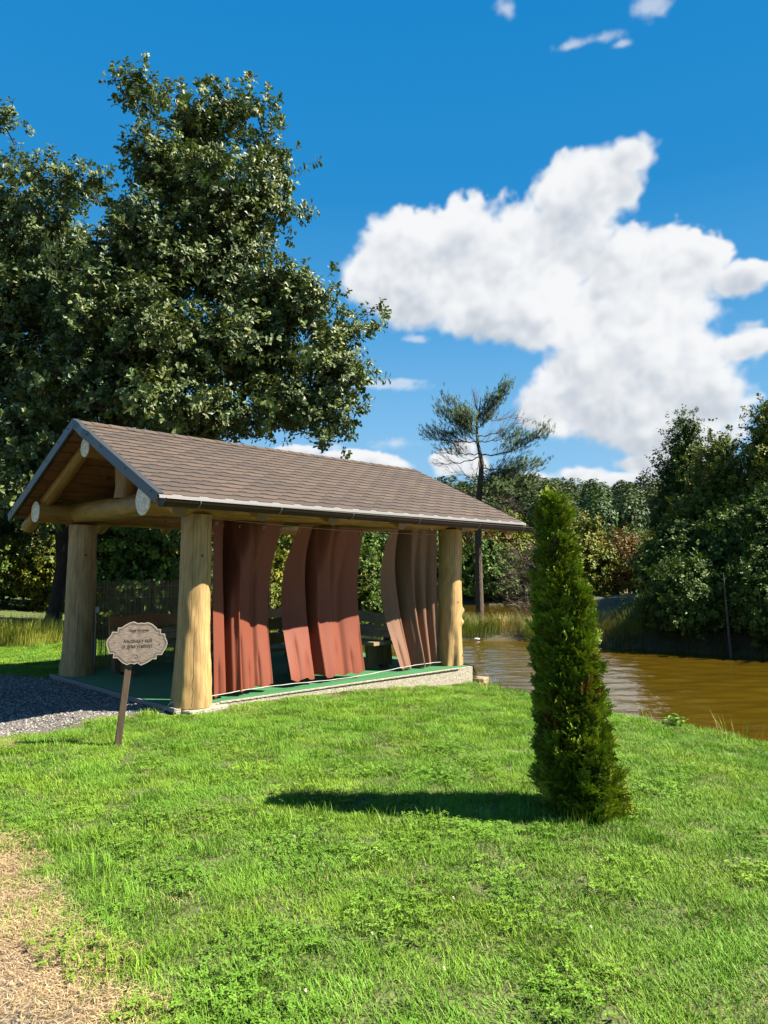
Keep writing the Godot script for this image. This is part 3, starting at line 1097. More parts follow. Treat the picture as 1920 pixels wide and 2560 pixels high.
func build_curtains() -> void:
	curtain("red brown curtain next to the front column, deeply folded on its left", "cloth", [0.27, 1.37, 2.23, 2.19], [0.33, 1.23, 0.05, 0.09], [0.02, 0.25], [[0.40, 0.25, 0.17, 0.42, 0.15, 0.035], [0.44, 0.40, 0.05, -0.07, -0.07, 0.03], [0.60, 0.72, 0.035, 0.035, 0.0], [0.80, 0.70, 0.03, 0.0, 0.05, 0.05]], 3, [0.05, 0.28, 0.5, 0.72, 0.97])
	curtain("wide red brown curtain hanging in the middle between the other two", "cloth", [1.655, 2.865, 2.19, 2.17], [1.52, 2.905, 0.10, 0.08], [0.34, 0.16], [[0.36, 0.37, 0.11, 0.30, 0.15, 0.032], [0.39, 0.43, 0.03, -0.05, -0.06], [0.55, 0.64, 0.03, 0.03, 0.0], [0.80, 0.72, 0.03, 0.0, 0.045, 0.045]], 8, [0.03, 0.33, 0.66, 0.97])
	curtain("pale brown gathered curtain next to the column by the water", "cloth_pale", [3.445, 4.55, 2.18, 2.22], [3.665, 4.64, 0.05, 0.04], [0.32, 0.03], [[0.36, 0.37, 0.11, 0.28, 0.20, 0.045], [0.62, 0.66, 0.04, 0.03, 0.16], [0.84, 0.84, 0.035, 0.02, 0.14], [0.47, 0.52, 0.04, -0.05, -0.07]], 15, [0.04, 0.35, 0.66, 0.97])
	# wire above, cord below
	var w := thing("curtain_wire", "thin steel wire under the long beam that carries the three curtains", "wire", pv(0.2, 0.03, 2.2), PSI)
	var mb := MB.new()
	var pts := []
	var rad := []
	for k in 21:
		var t := k / 20.0
		pts.append(lp(t * (L - 0.4), 0, 0.035 - 0.06 * t - 0.04 * sin(PI * t)))
		rad.append(0.003)
	tube(mb, pts, rad, 6)
	part("strand", mb, M.steel, w)
	for e in [-0.015, L - 0.385]:
		mb = MB.new()
		pts = []
		rad = []
		for k in 13:
			pts.append(Vector3(e + 0.02 * cos(TAU * k / 12.0), (0.035 if e < 1 else -0.025) + 0.02 * sin(TAU * k / 12.0), 0))
			rad.append(0.0035)
		tube(mb, pts, rad, 6, false)
		part("eye_bolt", mb, M.steel, w)
	mb = MB.new()
	pts = []
	rad = []
	for k in 41:
		var t := k / 40.0
		pts.append(lp(t * (L - 0.4), -0.01 + 0.012 * sin(k * 1.7), 0.065 + 0.02 * sin(t * 9.0)))
		rad.append(0.0045)
	tube(mb, pts, rad, 6)
	w = part("cord", mb, M.rope, self)
	w.position = pv(0.2, 0.0, 0.0)
	w.rotation.y = PSI
	tag(w, "pale cord strung low between the columns through the curtain hems", "cord")
	mb = MB.new()
	pts = []
	rad = []
	for k in 15:
		var t := k / 14.0
		pts.append(lp(-0.22 - 0.34 * t + 0.02 * sin(t * 5.0), 0.02 + 0.42 * t - 0.1 * sin(t * 3.0), 0.055 - 0.10 * smoothstep(0.1, 0.4, t)))
		rad.append(0.006)
	tube(mb, pts, rad, 6)
	w = part("cord", mb, M.rope, self)
	w.position = pv(0, 0, 0)
	w.rotation.y = PSI
	tag(w, "short loose cord end lying beside the foot of the front column on the gravel", "cord")

# ---------------------------------------------------------------- under the roof
func wavy_plank(len: float, wide: float, thick: float, seed_: int, wave: float) -> MB:
	# live-edge plank: x along, y up, z thick
	var f := FastNoiseLite.new()
	f.seed = seed_
	f.frequency = 1.0
	var up := PackedVector2Array()
	var dn := PackedVector2Array()
	var n := 26
	for i in n + 1:
		var x := len * i / n - len / 2
		up.append(Vector2(x, wide / 2 + wave * (f.get_noise_2d(x * 1.6, 0.0) + 0.3 * f.get_noise_2d(x * 6.0, 3.0))))
		dn.append(Vector2(x, -wide / 2 + wave * (f.get_noise_2d(x * 1.5, 9.0) + 0.3 * f.get_noise_2d(x * 6.0, 5.0))))
	dn.reverse()
	up.append_array(dn)
	var mb := MB.new()
	slab(mb, up, thick, Transform3D.IDENTITY)
	for q in mb.v.size():
		mb.uv[q] = Vector2(mb.v[q].y * 0.9 + seed_ * 0.13 + mb.v[q].z, mb.v[q].x * 0.5 + seed_ * 0.29)
	return mb

func bench(label: String, at: Vector3, turn: float, len: float, mats: Array, seed_: int) -> void:
	# sits on its base, the sitter looks along +z
	var o := thing("live_edge_bench", label, "bench", at, turn, "live edge benches in the pavilion")
	var seat := part("seat", wavy_plank(len, 0.42, 0.055, seed_, 0.03), M[mats[2]], o)
	seat.transform = Transform3D(Basis(Vector3.RIGHT, -PI / 2), Vector3(0, 0.39, 0.03))
	var lean := Basis(Vector3.RIGHT, -0.16)
	for k in 2:
		var b := part("back_board", wavy_plank(len, 0.17, 0.04, seed_ + 3 + k, 0.045), M[mats[k]], o)
		b.transform = Transform3D(lean, lean * Vector3(0, 0.80 - 0.215 * k, 0) + Vector3(0, 0.0, -0.07))
	for s in [-1.0, 1.0]:
		var leg := MB.new()
		var prof := PackedVector2Array([Vector2(-0.30, 0.0), Vector2(-0.16, 0.0), Vector2(-0.10, 0.05), Vector2(0.02, 0.05), Vector2(0.08, 0.0), Vector2(0.20, 0.0), Vector2(0.16, 0.16), Vector2(0.19, 0.389), Vector2(-0.21, 0.389), Vector2(-0.20, 0.18)])
		slab(leg, prof, 0.07, Transform3D(Basis(Vector3(0, 0, 1), Vector3(0, 1, 0), Vector3(-1, 0, 0)), Vector3(s * (len / 2 - 0.22) + 0.035, 0, 0)))
		for q in leg.v.size():
			leg.uv[q] = Vector2(leg.v[q].z * 0.8, leg.v[q].y * 0.5)
		part("leg", leg, M.bench_dark, o)
		var post := MB.new()
		var pp := PackedVector2Array([Vector2(-0.30, 0.05), Vector2(-0.16, 0.05), Vector2(-0.155, 0.45), Vector2(-0.215, 0.90), Vector2(-0.285, 0.90), Vector2(-0.25, 0.45)])
		slab(post, pp, 0.08, Transform3D(Basis(Vector3(0, 0, 1), Vector3(0, 1, 0), Vector3(-1, 0, 0)), Vector3(s * (len / 2 - 0.14) + 0.04, 0, 0)))
		for q in post.v.size():
			post.uv[q] = Vector2(post.v[q].z * 0.8, post.v[q].y * 0.5)
		part("back_post", post, M.bench_dark, o)

func build_inside() -> void:
	var mb := MB.new()
	var poly := PackedVector2Array([Vector2(-0.25, W + 0.26), Vector2(-0.25, -0.03), Vector2(0.25, slab_front(0.25) + 0.04), Vector2(L + 0.11, slab_front(L) + 0.06), Vector2(L + 0.11, W + 0.26)])
	slab(mb, poly, 0.007, Transform3D(Basis(Vector3(1, 0, 0), Vector3(0, 0, -1), Vector3(0, 1, 0)), Vector3(0, 0.003, 0)))
	var c := part("carpet", mb, M.carpet, self)
	c.position = PO
	c.rotation.y = PSI
	tag(c, "green turf carpet covering the pavilion floor", "carpet")
	bench("bench with orange brown top back board before the reed screen, behind the sign", pv(1.12, 2.62, 0.01), PSI, 1.75, ["bench_warm", "bench_grey", "bench_grey"], 41)
	bench("bench along the back of the pavilion glimpsed between first and middle curtains", pv(3.02, 2.66, 0.01), PSI, 1.75, ["bench_warm", "bench_grey", "bench_dark"], 47)
	bench("dark bench whose back faces the curtains, seen between first and middle curtains", pv(1.72, 0.98, 0.01), PSI + PI, 1.7, ["bench_dark", "bench_dark", "bench_dark"], 53)
	bench("bench by the pond side of the pavilion, seen left of the pale curtain", pv(3.62, 1.22, 0.01), PSI - PI / 2, 1.75, ["bench_grey", "bench_grey", "bench_grey"], 59)
	# reed screen along the back
	var o := thing("reed_screen", "tall screen of thin reeds wired together along the back of the pavilion", "screen", pv(0.26, W + 0.30, 0.0), PSI)
	var rb := MB.new()
	var u := 0.0
	while u < 3.55:
		var y0 := rf(-0.10, -0.04)
		var y1 := 1.40 + rf(-0.05, 0.03)
		var k := rf(0.6, 1.15)
		rb.col = lin(0.26 * k, 0.19 * k, 0.10 * k)
		var dz := rf(-0.008, 0.008)
		var ti := rf(-0.012, 0.012)
		cone(rb, Vector3(u - ti, y0, dz), Vector3(u + ti, y1, dz), 0.0048, 0.0036, 5)
		u += rf(0.0085, 0.0145)
		if rng.randf() < 0.02:
			u += rf(0.01, 0.03)
	stuff(part("reeds", rb, M.reed, o))
	for y in [0.12, 0.46, 0.80, 1.12, 1.30]:
		var wb := MB.new()
		tube(wb, [Vector3(-0.01, y, 0.014), Vector3(1.8, y + 0.01, 0.014), Vector3(3.56, y, 0.014)], [0.0016, 0.0016, 0.0016], 5)
		part("binding_wire", wb, M.steel, o)
	for x in [1.05, 2.3, 3.5]:
		var wb := MB.new()
		tube(wb, [Vector3(x, -0.1, -0.04), Vector3(x, 1.42, -0.04)], [0.028, 0.024], 10)
		part("post", wb, M.bench_dark, o)
	# conduit with a socket box beside the left column
	o = thing("conduit", "thin white conduit with a small socket box beside the left column", "conduit", pv(0.23, W - 0.06, 0.0), PSI)
	var cb := MB.new()
	tube(cb, [Vector3(0, 0, 0), Vector3(-0.005, 0.4, 0), Vector3(-0.01, 0.92, 0)], [0.012, 0.012, 0.012], 10)
	part("pipe", cb, M.white, o)
	cb = MB.new()
	block(cb, Vector3(0.005, 0.97, 0.01), Vector3(0.065, 0.09, 0.045), Basis.IDENTITY, 0.008)
	part("socket_box", cb, M.white, o)
	# a block and a fold of turf by the corner at the water
	cb = MB.new()
	block(cb, Vector3(0, 0.07, 0), Vector3(0.26, 0.16, 0.2), Basis(Vector3.UP, 0.3), 0.012)
	for q in cb.v.size():
		cb.uv[q] = Vector2(cb.v[q].y, cb.v[q].x)
	var bo := part("wooden_block", cb, M.bench_grey, self)
	bo.position = pv(L + 0.36, -0.36, -0.35)
	bo.rotation.y = PSI
	tag(bo, "small wooden block beside the slab corner at the water", "block")
	cb = MB.new()
	for i in 7:
		for j in 5:
			var t := i / 6.0
			cb.p(Vector3(0.02 + 0.09 * t + 0.10 * t * t, -0.30 * (t - 0.35 * t * t) + 0.01 * sin(j * 2.0 + i), -0.05 - 0.16 * j), Vector2(t, j))
	cb.rows(0, 7, 5)
	cb.smooth()
	bo = part("turf_offcut", cb, M.carpet, self)
	bo.position = pv(L + 0.135, -0.42, 0.012)
	bo.rotation.y = PSI
	tag(bo, "dark green turf strip draped over the slab corner by the water", "carpet")

# ---------------------------------------------------------------- the sign
const BOARD := [740,115, 830,162, 915,150, 1000,162, 1085,140, 1200,190, 1290,265, 1340,330, 1425,335, 1425,450, 1530,455, 1545,560, 1590,650, 1600,720, 1570,820, 1500,930, 1465,1010, 1335,1005, 1325,1120, 1225,1110, 1120,1190, 940,1270, 850,1200, 780,1232, 690,1205, 590,1245, 470,1180, 350,1055, 240,1050, 255,935, 130,930, 120,850, 75,720, 65,640, 100,550, 180,450, 205,370, 335,375, 345,265, 430,265, 520,200, 630,140]

func line_text(words: String, at: Vector2, high: float, squeeze: float, parent: Node) -> void:
	var f := SystemFont.new()
	f.font_names = PackedStringArray(["Droid Sans"])
	var t := TextMesh.new()
	t.font = f
	t.text = words
	t.font_size = 32
	t.curve_step = 1.5
	t.pixel_size = high / 23.0
	t.depth = 0.0015
	var o := part("lettering", t, M.ink, parent)
	o.position = Vector3(at.x, at.y, 0.0158)
	o.scale = Vector3(squeeze, 1, 1)

func build_sign() -> void:
	var base := Vector3(-2.49, ground(-2.49, -6.94), -6.94)
	var o := thing("wooden_sign", "ornate grey wooden sign board on a brown stake in the lawn", "sign", base, 0.30)
	var mb := MB.new()
	block(mb, Vector3(0.0, 0.36, 0), Vector3(0.062, 0.92, 0.035), Basis(Vector3.FORWARD, 0.10) * Basis(Vector3.UP, 0.1), 0.004)
	for q in mb.v.size():
		mb.uv[q] = Vector2(mb.v[q].x * 2.0 + mb.v[q].z, mb.v[q].y * 0.5)
	part("stake", mb, M.stake, o)
	var poly := PackedVector2Array()
	for k in range(0, BOARD.size(), 2):
		poly.append(Vector2((BOARD[k] - 835) * 0.000364, (690 - BOARD[k + 1]) * 0.000364))
	var hold := Node3D.new()
	mb = MB.new()
	slab(mb, poly, 0.015, Transform3D.IDENTITY)
	for q in mb.v.size():
		mb.uv[q] = Vector2(mb.v[q].x, mb.v[q].y)
	var at := Vector3(0.115, 0.955, 0.022)
	var b := part("board", mb, M.sign, o)
	b.position = at
	for d in [[0.0, -0.007, M.sign_rim, "rim"], [-0.013, -0.0165, M.ink, "engraved_line"], [-0.021, -0.023, M.ink, "engraved_line"]]:
		var a := poly if d[0] == 0.0 else Geometry2D.offset_polygon(poly, d[0])[0]
		var c := Geometry2D.offset_polygon(poly, d[1])[0]
		var rb := MB.new()
		var zz := 0.0156
		for tri_ in ring_between(a, c):
			rb.tri(Vector3(tri_[0].x, tri_[0].y, zz), Vector3(tri_[1].x, tri_[1].y, zz), Vector3(tri_[2].x, tri_[2].y, zz))
		part(d[3], rb, d[2], b)
	line_text("Альтанка у якій", Vector2(0.006, 0.026), 0.036, 0.72, b)
	line_text("ся дуже усміхнут", Vector2(0.0, -0.024), 0.036, 0.72, b)
	line_text("Газдів Хуторець", Vector2(0.014, 0.126), 0.021, 0.85, b)
	line_text("~~~~~ o ~~~~~", Vector2(0.014, 0.103), 0.014, 1.0, b)
	mb = MB.new()
	for e in [[0.024, 0.018, -0.013], [0.012, 0.010, -0.008]]:
		var pts := []
		var rad := []
		for k in 19:
			pts.append(Vector3(e[2] + e[0] * cos(TAU * k / 18.0), -0.124 + e[1] * sin(TAU * k / 18.0), 0.0152))
			rad.append(0.0011)
		tube(mb, pts, rad, 5, false)
	part("emblem", mb, M.ink, b)
	for s in [Vector2(-0.204, 0.015), Vector2(0.202, -0.012)]:
		mb = MB.new()
		tube(mb, [Vector3(s.x, s.y, 0.014), Vector3(s.x, s.y, 0.0175)], [0.006, 0.0045], 10)
		part("screw", mb, M.screw, b)
	hold.free()

func ring_between(a: PackedVector2Array, c: PackedVector2Array) -> Array:
	# triangles of the strip between an outline and the same outline drawn in: nearest points joined
	var out := []
	for i in a.size():
		var p0 := a[i]
		var p1 := a[(i + 1) % a.size()]
		var q0 := near(c, p0)
		var q1 := near(c, p1)
		out.append([p0, q0, p1])
		if q0 != q1:
			out.append([p1, q0, q1])
	return out

func near(c: PackedVector2Array, p: Vector2) -> Vector2:
	var best := 1e9
	var r := Vector2.ZERO
	for i in c.size():
		var q := Geometry2D.get_closest_point_to_segment(p, c[i], c[(i + 1) % c.size()])
		if q.distance_squared_to(p) < best:
			best = q.distance_squared_to(p)
			r = q
	return r

const OAK_LOBES := [[0.69,12.21,0.00,0.64,0.38,0.50], [1.11,11.74,0.00,0.60,0.51,0.60], [0.22,11.51,0.20,0.46,0.29,0.50], [2.06,10.99,0.00,0.85,0.77,1.20], [2.78,11.70,-0.30,0.61,0.69,0.80], [3.65,11.37,0.20,0.38,0.63,0.50], [3.67,10.48,0.00,0.60,0.68,0.80], [1.65,9.84,0.00,1.02,0.94,1.50], [2.94,9.27,0.20,1.34,1.01,1.80], [3.92,9.40,0.30,0.50,0.54,0.80], [4.34,8.91,0.20,0.30,0.30,0.40], [2.39,7.93,0.00,1.62,1.19,2.20], [1.25,8.06,0.50,1.15,1.15,1.80], [3.86,7.09,0.30,1.09,0.92,1.40], [4.77,6.71,0.40,0.75,0.75,1.00], [5.36,6.25,0.20,0.63,0.55,0.80], [5.95,6.68,0.10,0.30,0.30,0.40], [5.59,5.28,0.40,0.54,0.54,0.80], [5.10,5.44,0.60,0.74,0.74,1.10], [3.47,5.96,0.00,1.53,1.19,2.40], [1.86,6.01,0.40,1.58,1.24,2.40], [0.73,6.57,0.80,1.13,1.29,2.00], [0.46,4.94,0.60,1.31,1.06,2.00], [2.37,4.52,0.60,1.64,0.74,2.20], [4.35,4.71,0.50,1.15,0.62,1.60], [5.27,4.47,0.60,0.61,0.49,0.80], [5.39,4.03,0.50,0.25,0.29,0.30], [-0.24,3.90,0.80,0.97,0.89,1.80], [-0.49,2.80,1.20,0.86,0.86,1.60], [0.45,3.59,-0.60,1.06,0.62,1.60], [0.81,2.28,-1.20,1.19,0.64,1.40]]
const OAK2_LOBES := [[-1.67,12.30,0.00,0.27,0.67,0.40], [-1.48,11.25,0.00,0.48,0.48,0.70], [-1.17,9.90,0.00,0.67,0.58,1.20], [-0.31,10.47,0.30,0.66,0.57,1.10], [0.48,10.62,0.20,0.48,0.52,0.80], [-1.44,9.08,0.00,1.06,1.06,2.00], [0.14,8.90,0.40,1.13,1.04,1.80], [-0.58,7.25,0.00,1.45,1.16,2.40], [-1.14,5.57,0.30,1.33,1.23,2.20], [-0.22,5.95,-0.40,1.18,1.18,2.00], [-0.95,4.17,0.00,1.35,1.16,2.20], [-2.60,8.47,0.00,1.16,1.93,2.20], [-2.48,5.38,0.30,1.23,1.70,2.20], [-0.77,2.20,0.40,1.13,0.66,1.60]]
const PINE_BOUGHS := [[6.71,-1.82,6.96,0.00,0.10,0.45,16], [6.93,-1.33,7.76,0.30,0.08,0.35,12], [7.20,-1.11,8.22,-0.20,0.05,0.45,10], [7.60,-0.11,8.31,0.10,0.00,1.00,8], [7.69,0.98,8.59,0.20,0.12,0.35,16], [7.60,1.34,7.79,-0.30,0.12,1.00,12], [6.90,1.48,7.48,0.30,0.14,1.00,12], [6.71,1.54,7.08,-0.20,0.10,0.90,12], [6.23,2.45,7.14,0.10,0.30,0.50,20], [5.74,2.12,5.86,0.30,0.12,0.55,16], [6.17,-1.70,6.01,-0.30,0.16,1.00,10], [5.29,-1.04,5.59,0.20,0.00,1.00,8], [6.29,-0.20,5.11,0.40,0.00,1.00,6], [6.26,-1.15,6.50,-0.40,0.10,0.75,8], [5.56,1.46,5.50,-0.40,0.05,0.20,14], [5.11,1.93,5.11,0.20,0.05,0.30,18], [4.65,1.74,4.05,0.10,-0.10,1.00,14], [4.71,-0.62,4.77,0.30,0.00,1.00,6], [4.95,0.70,4.89,0.70,0.10,0.30,12], [4.80,1.29,4.41,-0.50,-0.10,1.00,12], [7.08,-0.54,7.48,0.60,0.05,0.30,10], [7.20,0.49,7.91,-0.60,0.08,0.30,10], [6.59,-0.64,7.20,0.50,0.05,0.30,10], [5.41,0.70,5.14,-0.60,0.00,0.20,10], [4.59,1.13,3.60,0.50,-0.15,1.00,10]]

# ---------------------------------------------------------------- small leaves and blades, shared by many copies
func blade(mb: MB, at: Vector3, high: float, lean: Vector3, wide: float) -> void:
	var side := Vector3(-lean.z, 0, lean.x).normalized() * wide * 0.5
	if side.length_squared() < 1e-10:
		side = Vector3(wide * 0.5, 0, 0)
	var m := at + Vector3(0, high * 0.55, 0) + lean * 0.32
	var t := at + Vector3(0, high, 0) + lean
	var k := mb.v.size()
	mb.p(at - side)
	mb.p(at + side)
	mb.p(m + side * 0.8)
	mb.p(m - side * 0.8)
	mb.p(t)
	mb.ix.append_array(PackedInt32Array([k, k + 2, k + 1, k, k + 3, k + 2, k + 3, k + 4, k + 2]))

func grass_patch(n: int, size: float, lo: float, hi: float, wide: float, bend: float, cols: Array, comb := Vector3.ZERO) -> ArrayMesh:
	var mb := MB.new()
	for i in n:
		var a := rf(0, TAU)
		var h := rf(lo, hi)
		var l := Vector3(cos(a), 0, sin(a)) * h * rf(0.15, bend) + comb * h
		var c: Color = cols[rng.randi() % cols.size()]
		mb.col = c * rf(0.75, 1.2)
		blade(mb, Vector3(rf(-size, size) / 2, -0.008, rf(-size, size) / 2), h, l, wide * rf(0.7, 1.3))
	return mb.mesh()

func clover_patch(n: int, size: float) -> ArrayMesh:
	var mb := MB.new()
	for i in n:
		var at := Vector3(rf(-size, size) / 2, rf(0.02, 0.055), rf(-size, size) / 2)
		var turn := rf(0, TAU)
		var tilt := Vector3(rf(-0.35, 0.35), 1, rf(-0.35, 0.35)).normalized()
		var b := frame_of(tilt)
		var r := rf(0.007, 0.012)
		var k0 := rf(0.8, 1.25)
		for l in 3:
			var a := turn + TAU * l / 3.0
			var d := b.x * cos(a) + b.z * sin(a)
			var s := b.x * -sin(a) + b.z * cos(a)
			mb.col = lin(0.105 * k0, 0.205 * k0, 0.024 * k0)
			mb.quad(at, at + d * r * 0.9 + s * r * 0.62 + tilt * 0.002, at + d * r * 1.6, at + d * r * 0.9 - s * r * 0.62 + tilt * 0.002)
		mb.col = lin(0.09, 0.16, 0.03)
		blade(mb, Vector3(at.x + rf(-0.01, 0.01), -0.005, at.z), at.y, Vector3.ZERO, 0.0018)
	return mb.mesh()

func leaf_flat(mb: MB, at: Vector3, d: Vector3, s: Vector3, up: Vector3, len: float, wide: float, lobed: bool) -> void:
	# a leaf folded along its rib; lobed as an oak's or plain oval
	var rib := [0.0, 0.22, 0.42, 0.62, 0.82, 1.0] if lobed else [0.0, 0.35, 0.7, 1.0]
	var half := [0.10, 0.62, 0.45, 1.0, 0.62, 0.0] if lobed else [0.05, 1.0, 0.8, 0.0]
	var k := mb.v.size()
	for i in rib.size():
		var c: Vector3 = at + d * (len * rib[i]) - up * (len * 0.16 * rib[i] * rib[i])
		var w: float = wide * 0.5 * half[i]
		mb.p(c + s * w + up * w * 0.35)
		mb.p(c)
		mb.p(c - s * w + up * w * 0.35)
	for i in rib.size() - 1:
		var a := k + i * 3
		mb.ix.append_array(PackedInt32Array([a, a + 1, a + 3, a + 1, a + 4, a + 3, a + 1, a + 2, a + 4, a + 2, a + 5, a + 4]))

func spray(n: int, len: float, leaf: float, lobed: bool, cols: Array, seed_: int, wide := 0.55) -> ArrayMesh:
	# a twig with leaves all round it, growing along +y
	rng.seed = seed_
	var mb := MB.new()
	mb.col = lin(0.09, 0.065, 0.04)
	cone(mb, Vector3.ZERO, Vector3(0.02, len * 0.9, 0.01), len * 0.014, len * 0.006, 3)
	for i in n:
		var t := rf(0.12, 1.0)
		var a := rf(0, TAU)
		var out := Vector3(cos(a), rf(0.0, 0.9), sin(a)).normalized()
		var at := Vector3(0.02 * t, len * t * 0.9, 0.01 * t) + out * len * 0.06
		var up := (Vector3(rf(-0.7, 0.7), 1.0, rf(-0.7, 0.7))).normalized()
		var s := out.cross(up).normalized()
		up = s.cross(out).normalized()
		mb.col = cols[rng.randi() % cols.size()] * rf(0.8, 1.2)
		leaf_flat(mb, at, out, s, up, leaf * rf(0.75, 1.2), leaf * wide * rf(0.85, 1.15), lobed)
	return mb.mesh()

func needle_tuft(seed_: int, cols: Array) -> ArrayMesh:
	rng.seed = seed_
	var mb := MB.new()
	mb.col = lin(0.10, 0.07, 0.045)
	cone(mb, Vector3.ZERO, Vector3(0, 0.2, 0), 0.006, 0.003, 3)
	for i in 46:
		var t := rf(0.1, 1.0)
		var a := rf(0, TAU)
		mb.col = cols[rng.randi() % cols.size()] * rf(0.8, 1.2)
		var d := Vector3(cos(a), rf(0.3, 1.3), sin(a)).normalized() * rf(0.08, 0.13)
		var s := Vector3(-sin(a), 0, cos(a)) * 0.0048
		var o := Vector3(0, 0.2 * t, 0)
		mb.tri(o - s, o + s, o + d)
	return mb.mesh()

func frond(seed_: int, cols: Array) -> ArrayMesh:
	# a flat fan of scale leaves, growing along +y in the xy plane
	rng.seed = seed_
	var mb := MB.new()
	var flat := func(a: Vector3, d: Vector3, len: float, w: float) -> void:
		var s := Vector3(d.y, -d.x, 0.0).normalized() * w
		var z := Vector3(0, 0, rf(-0.003, 0.003))
		mb.quad(a, a + d * len * 0.45 + s + z, a + d * len + z * 2.0, a + d * len * 0.45 - s + z)
	mb.col = cols[0]
	flat.call(Vector3.ZERO, Vector3.UP, 0.12, 0.0028)
	for i in 12:
		var t := 0.12 + 0.8 * i / 12.0
		var sgn := 1.0 if i % 2 == 0 else -1.0
		var a := Vector3(0, 0.12 * t, 0.004 * sin(t * 5.0))
		var an := sgn * rf(0.5, 0.85)
		var d := Vector3(sin(an), cos(an), rf(-0.15, 0.15)).normalized()
		var len := 0.062 * (1.0 - 0.55 * t) * rf(0.85, 1.15)
		mb.col = cols[rng.randi() % cols.size()] * rf(0.85, 1.2)
		flat.call(a, d, len, 0.0055)
		for j in 3:
			var q := a + d * len * (0.3 + 0.22 * j)
			var an2 := an + (rf(0.5, 0.8) if j % 2 == 0 else -rf(0.5, 0.8))
			flat.call(q, Vector3(sin(an2), cos(an2), rf(-0.2, 0.2)).normalized(), len * rf(0.42, 0.6), 0.0050)
	return mb.mesh()

# ---------------------------------------------------------------- trees: limbs grown towards points in the crown
func grow(seed_: int, trunk: Array, lobes: Array, n: int, step: float, trunk_r: float, gap := -0.2, shell := 0.45, freq := 0.55) -> Dictionary:
	rng.seed = seed_
	n2.seed = seed_
	n2.frequency = freq
	n2.fractal_octaves = 2
	var P := []
	var par := PackedInt32Array()
	for i in trunk.size() - 1:
		var a: Vector3 = trunk[i]
		var b: Vector3 = trunk[i + 1]
		var m := maxi(1, int(a.distance_to(b) / step))
		for k in m:
			P.append(a.lerp(b, float(k) / m))
			par.append(P.size() - 2)
	P.append(trunk[-1])
	par.append(P.size() - 2)
	var trunk_n := P.size()
	var first_limb := int(trunk_n * 0.3)
	var share := 0.0
	for l in lobes:
		share += pow(l[1].x * l[1].y * l[1].z, 0.6)
	var pts := []
	for l in lobes:
		var m := int(ceil(n * pow(l[1].x * l[1].y * l[1].z, 0.6) / share))
		var tries := 0
		while m > 0 and tries < 4000:
			tries += 1
			var d := Vector3(rng.randfn(), rng.randfn(), rng.randfn()).normalized() * pow(rng.randf(), shell)
			var q: Vector3 = l[0] + d * l[1]
			if n2.get_noise_3dv(q) < gap:
				continue
			pts.append(q)
			m -= 1
	var root: Vector3 = trunk[mini(1, trunk.size() - 1)]
	pts.sort_custom(func(a, b): return a.distance_squared_to(root) < b.distance_squared_to(root))
	var tips := PackedInt32Array()
	for q in pts:
		var best := -1
		var bd := 1e9
		for i in range(first_limb, P.size()):
			var dd: float = P[i].distance_squared_to(q)
			if dd < bd and (P[i].y < q.y + 0.4 or dd < 0.5):
				bd = dd
				best = i
		if best < 0:
			best = trunk_n - 1
			bd = P[best].distance_squared_to(q)
		var a: Vector3 = P[best]
		var len := sqrt(bd)
		var m := maxi(1, int(len / step))
		var sag := Vector3(rf(-0.12, 0.12), rf(-0.02, 0.16), rf(-0.12, 0.12)) * len
		var last := best
		for k in m:
			var t := float(k + 1) / m
			P.append(a.lerp(q, t) + sag * 4.0 * t * (1.0 - t) + (Vector3(rf(-1, 1), rf(-1, 1), rf(-1, 1)) * step * 0.10 if k < m - 1 else Vector3.ZERO))
			par.append(last)
			last = P.size() - 1
		tips.append(last)
	var burden := PackedFloat32Array()
	burden.resize(P.size())
	for i in range(P.size() - 1, 0, -1):
		if burden[i] == 0.0:
			burden[i] = 1.0
		burden[par[i]] += burden[i]
	var k := trunk_r / pow(maxf(burden[0], 1.0), 0.42)
	var wood := MB.new()
	for i in range(1, P.size()):
		var rb := k * pow(burden[i], 0.42)
		var ra := minf(k * pow(burden[par[i]], 0.42), rb * 1.5)
		if i < trunk_n:
			var f := float(i) / trunk_n
			ra = maxf(ra, trunk_r * (1.0 - 0.75 * (f - 1.0 / trunk_n)))
			rb = maxf(rb, trunk_r * (1.0 - 0.75 * f))
			if i == 1:
				ra *= 1.45
				rb *= 1.12
		cone(wood, P[par[i]], P[i], ra, rb, 10 if ra > 0.08 else (5 if ra > 0.025 else 3))
	return {"wood": wood, "P": P, "tips": tips, "par": par}

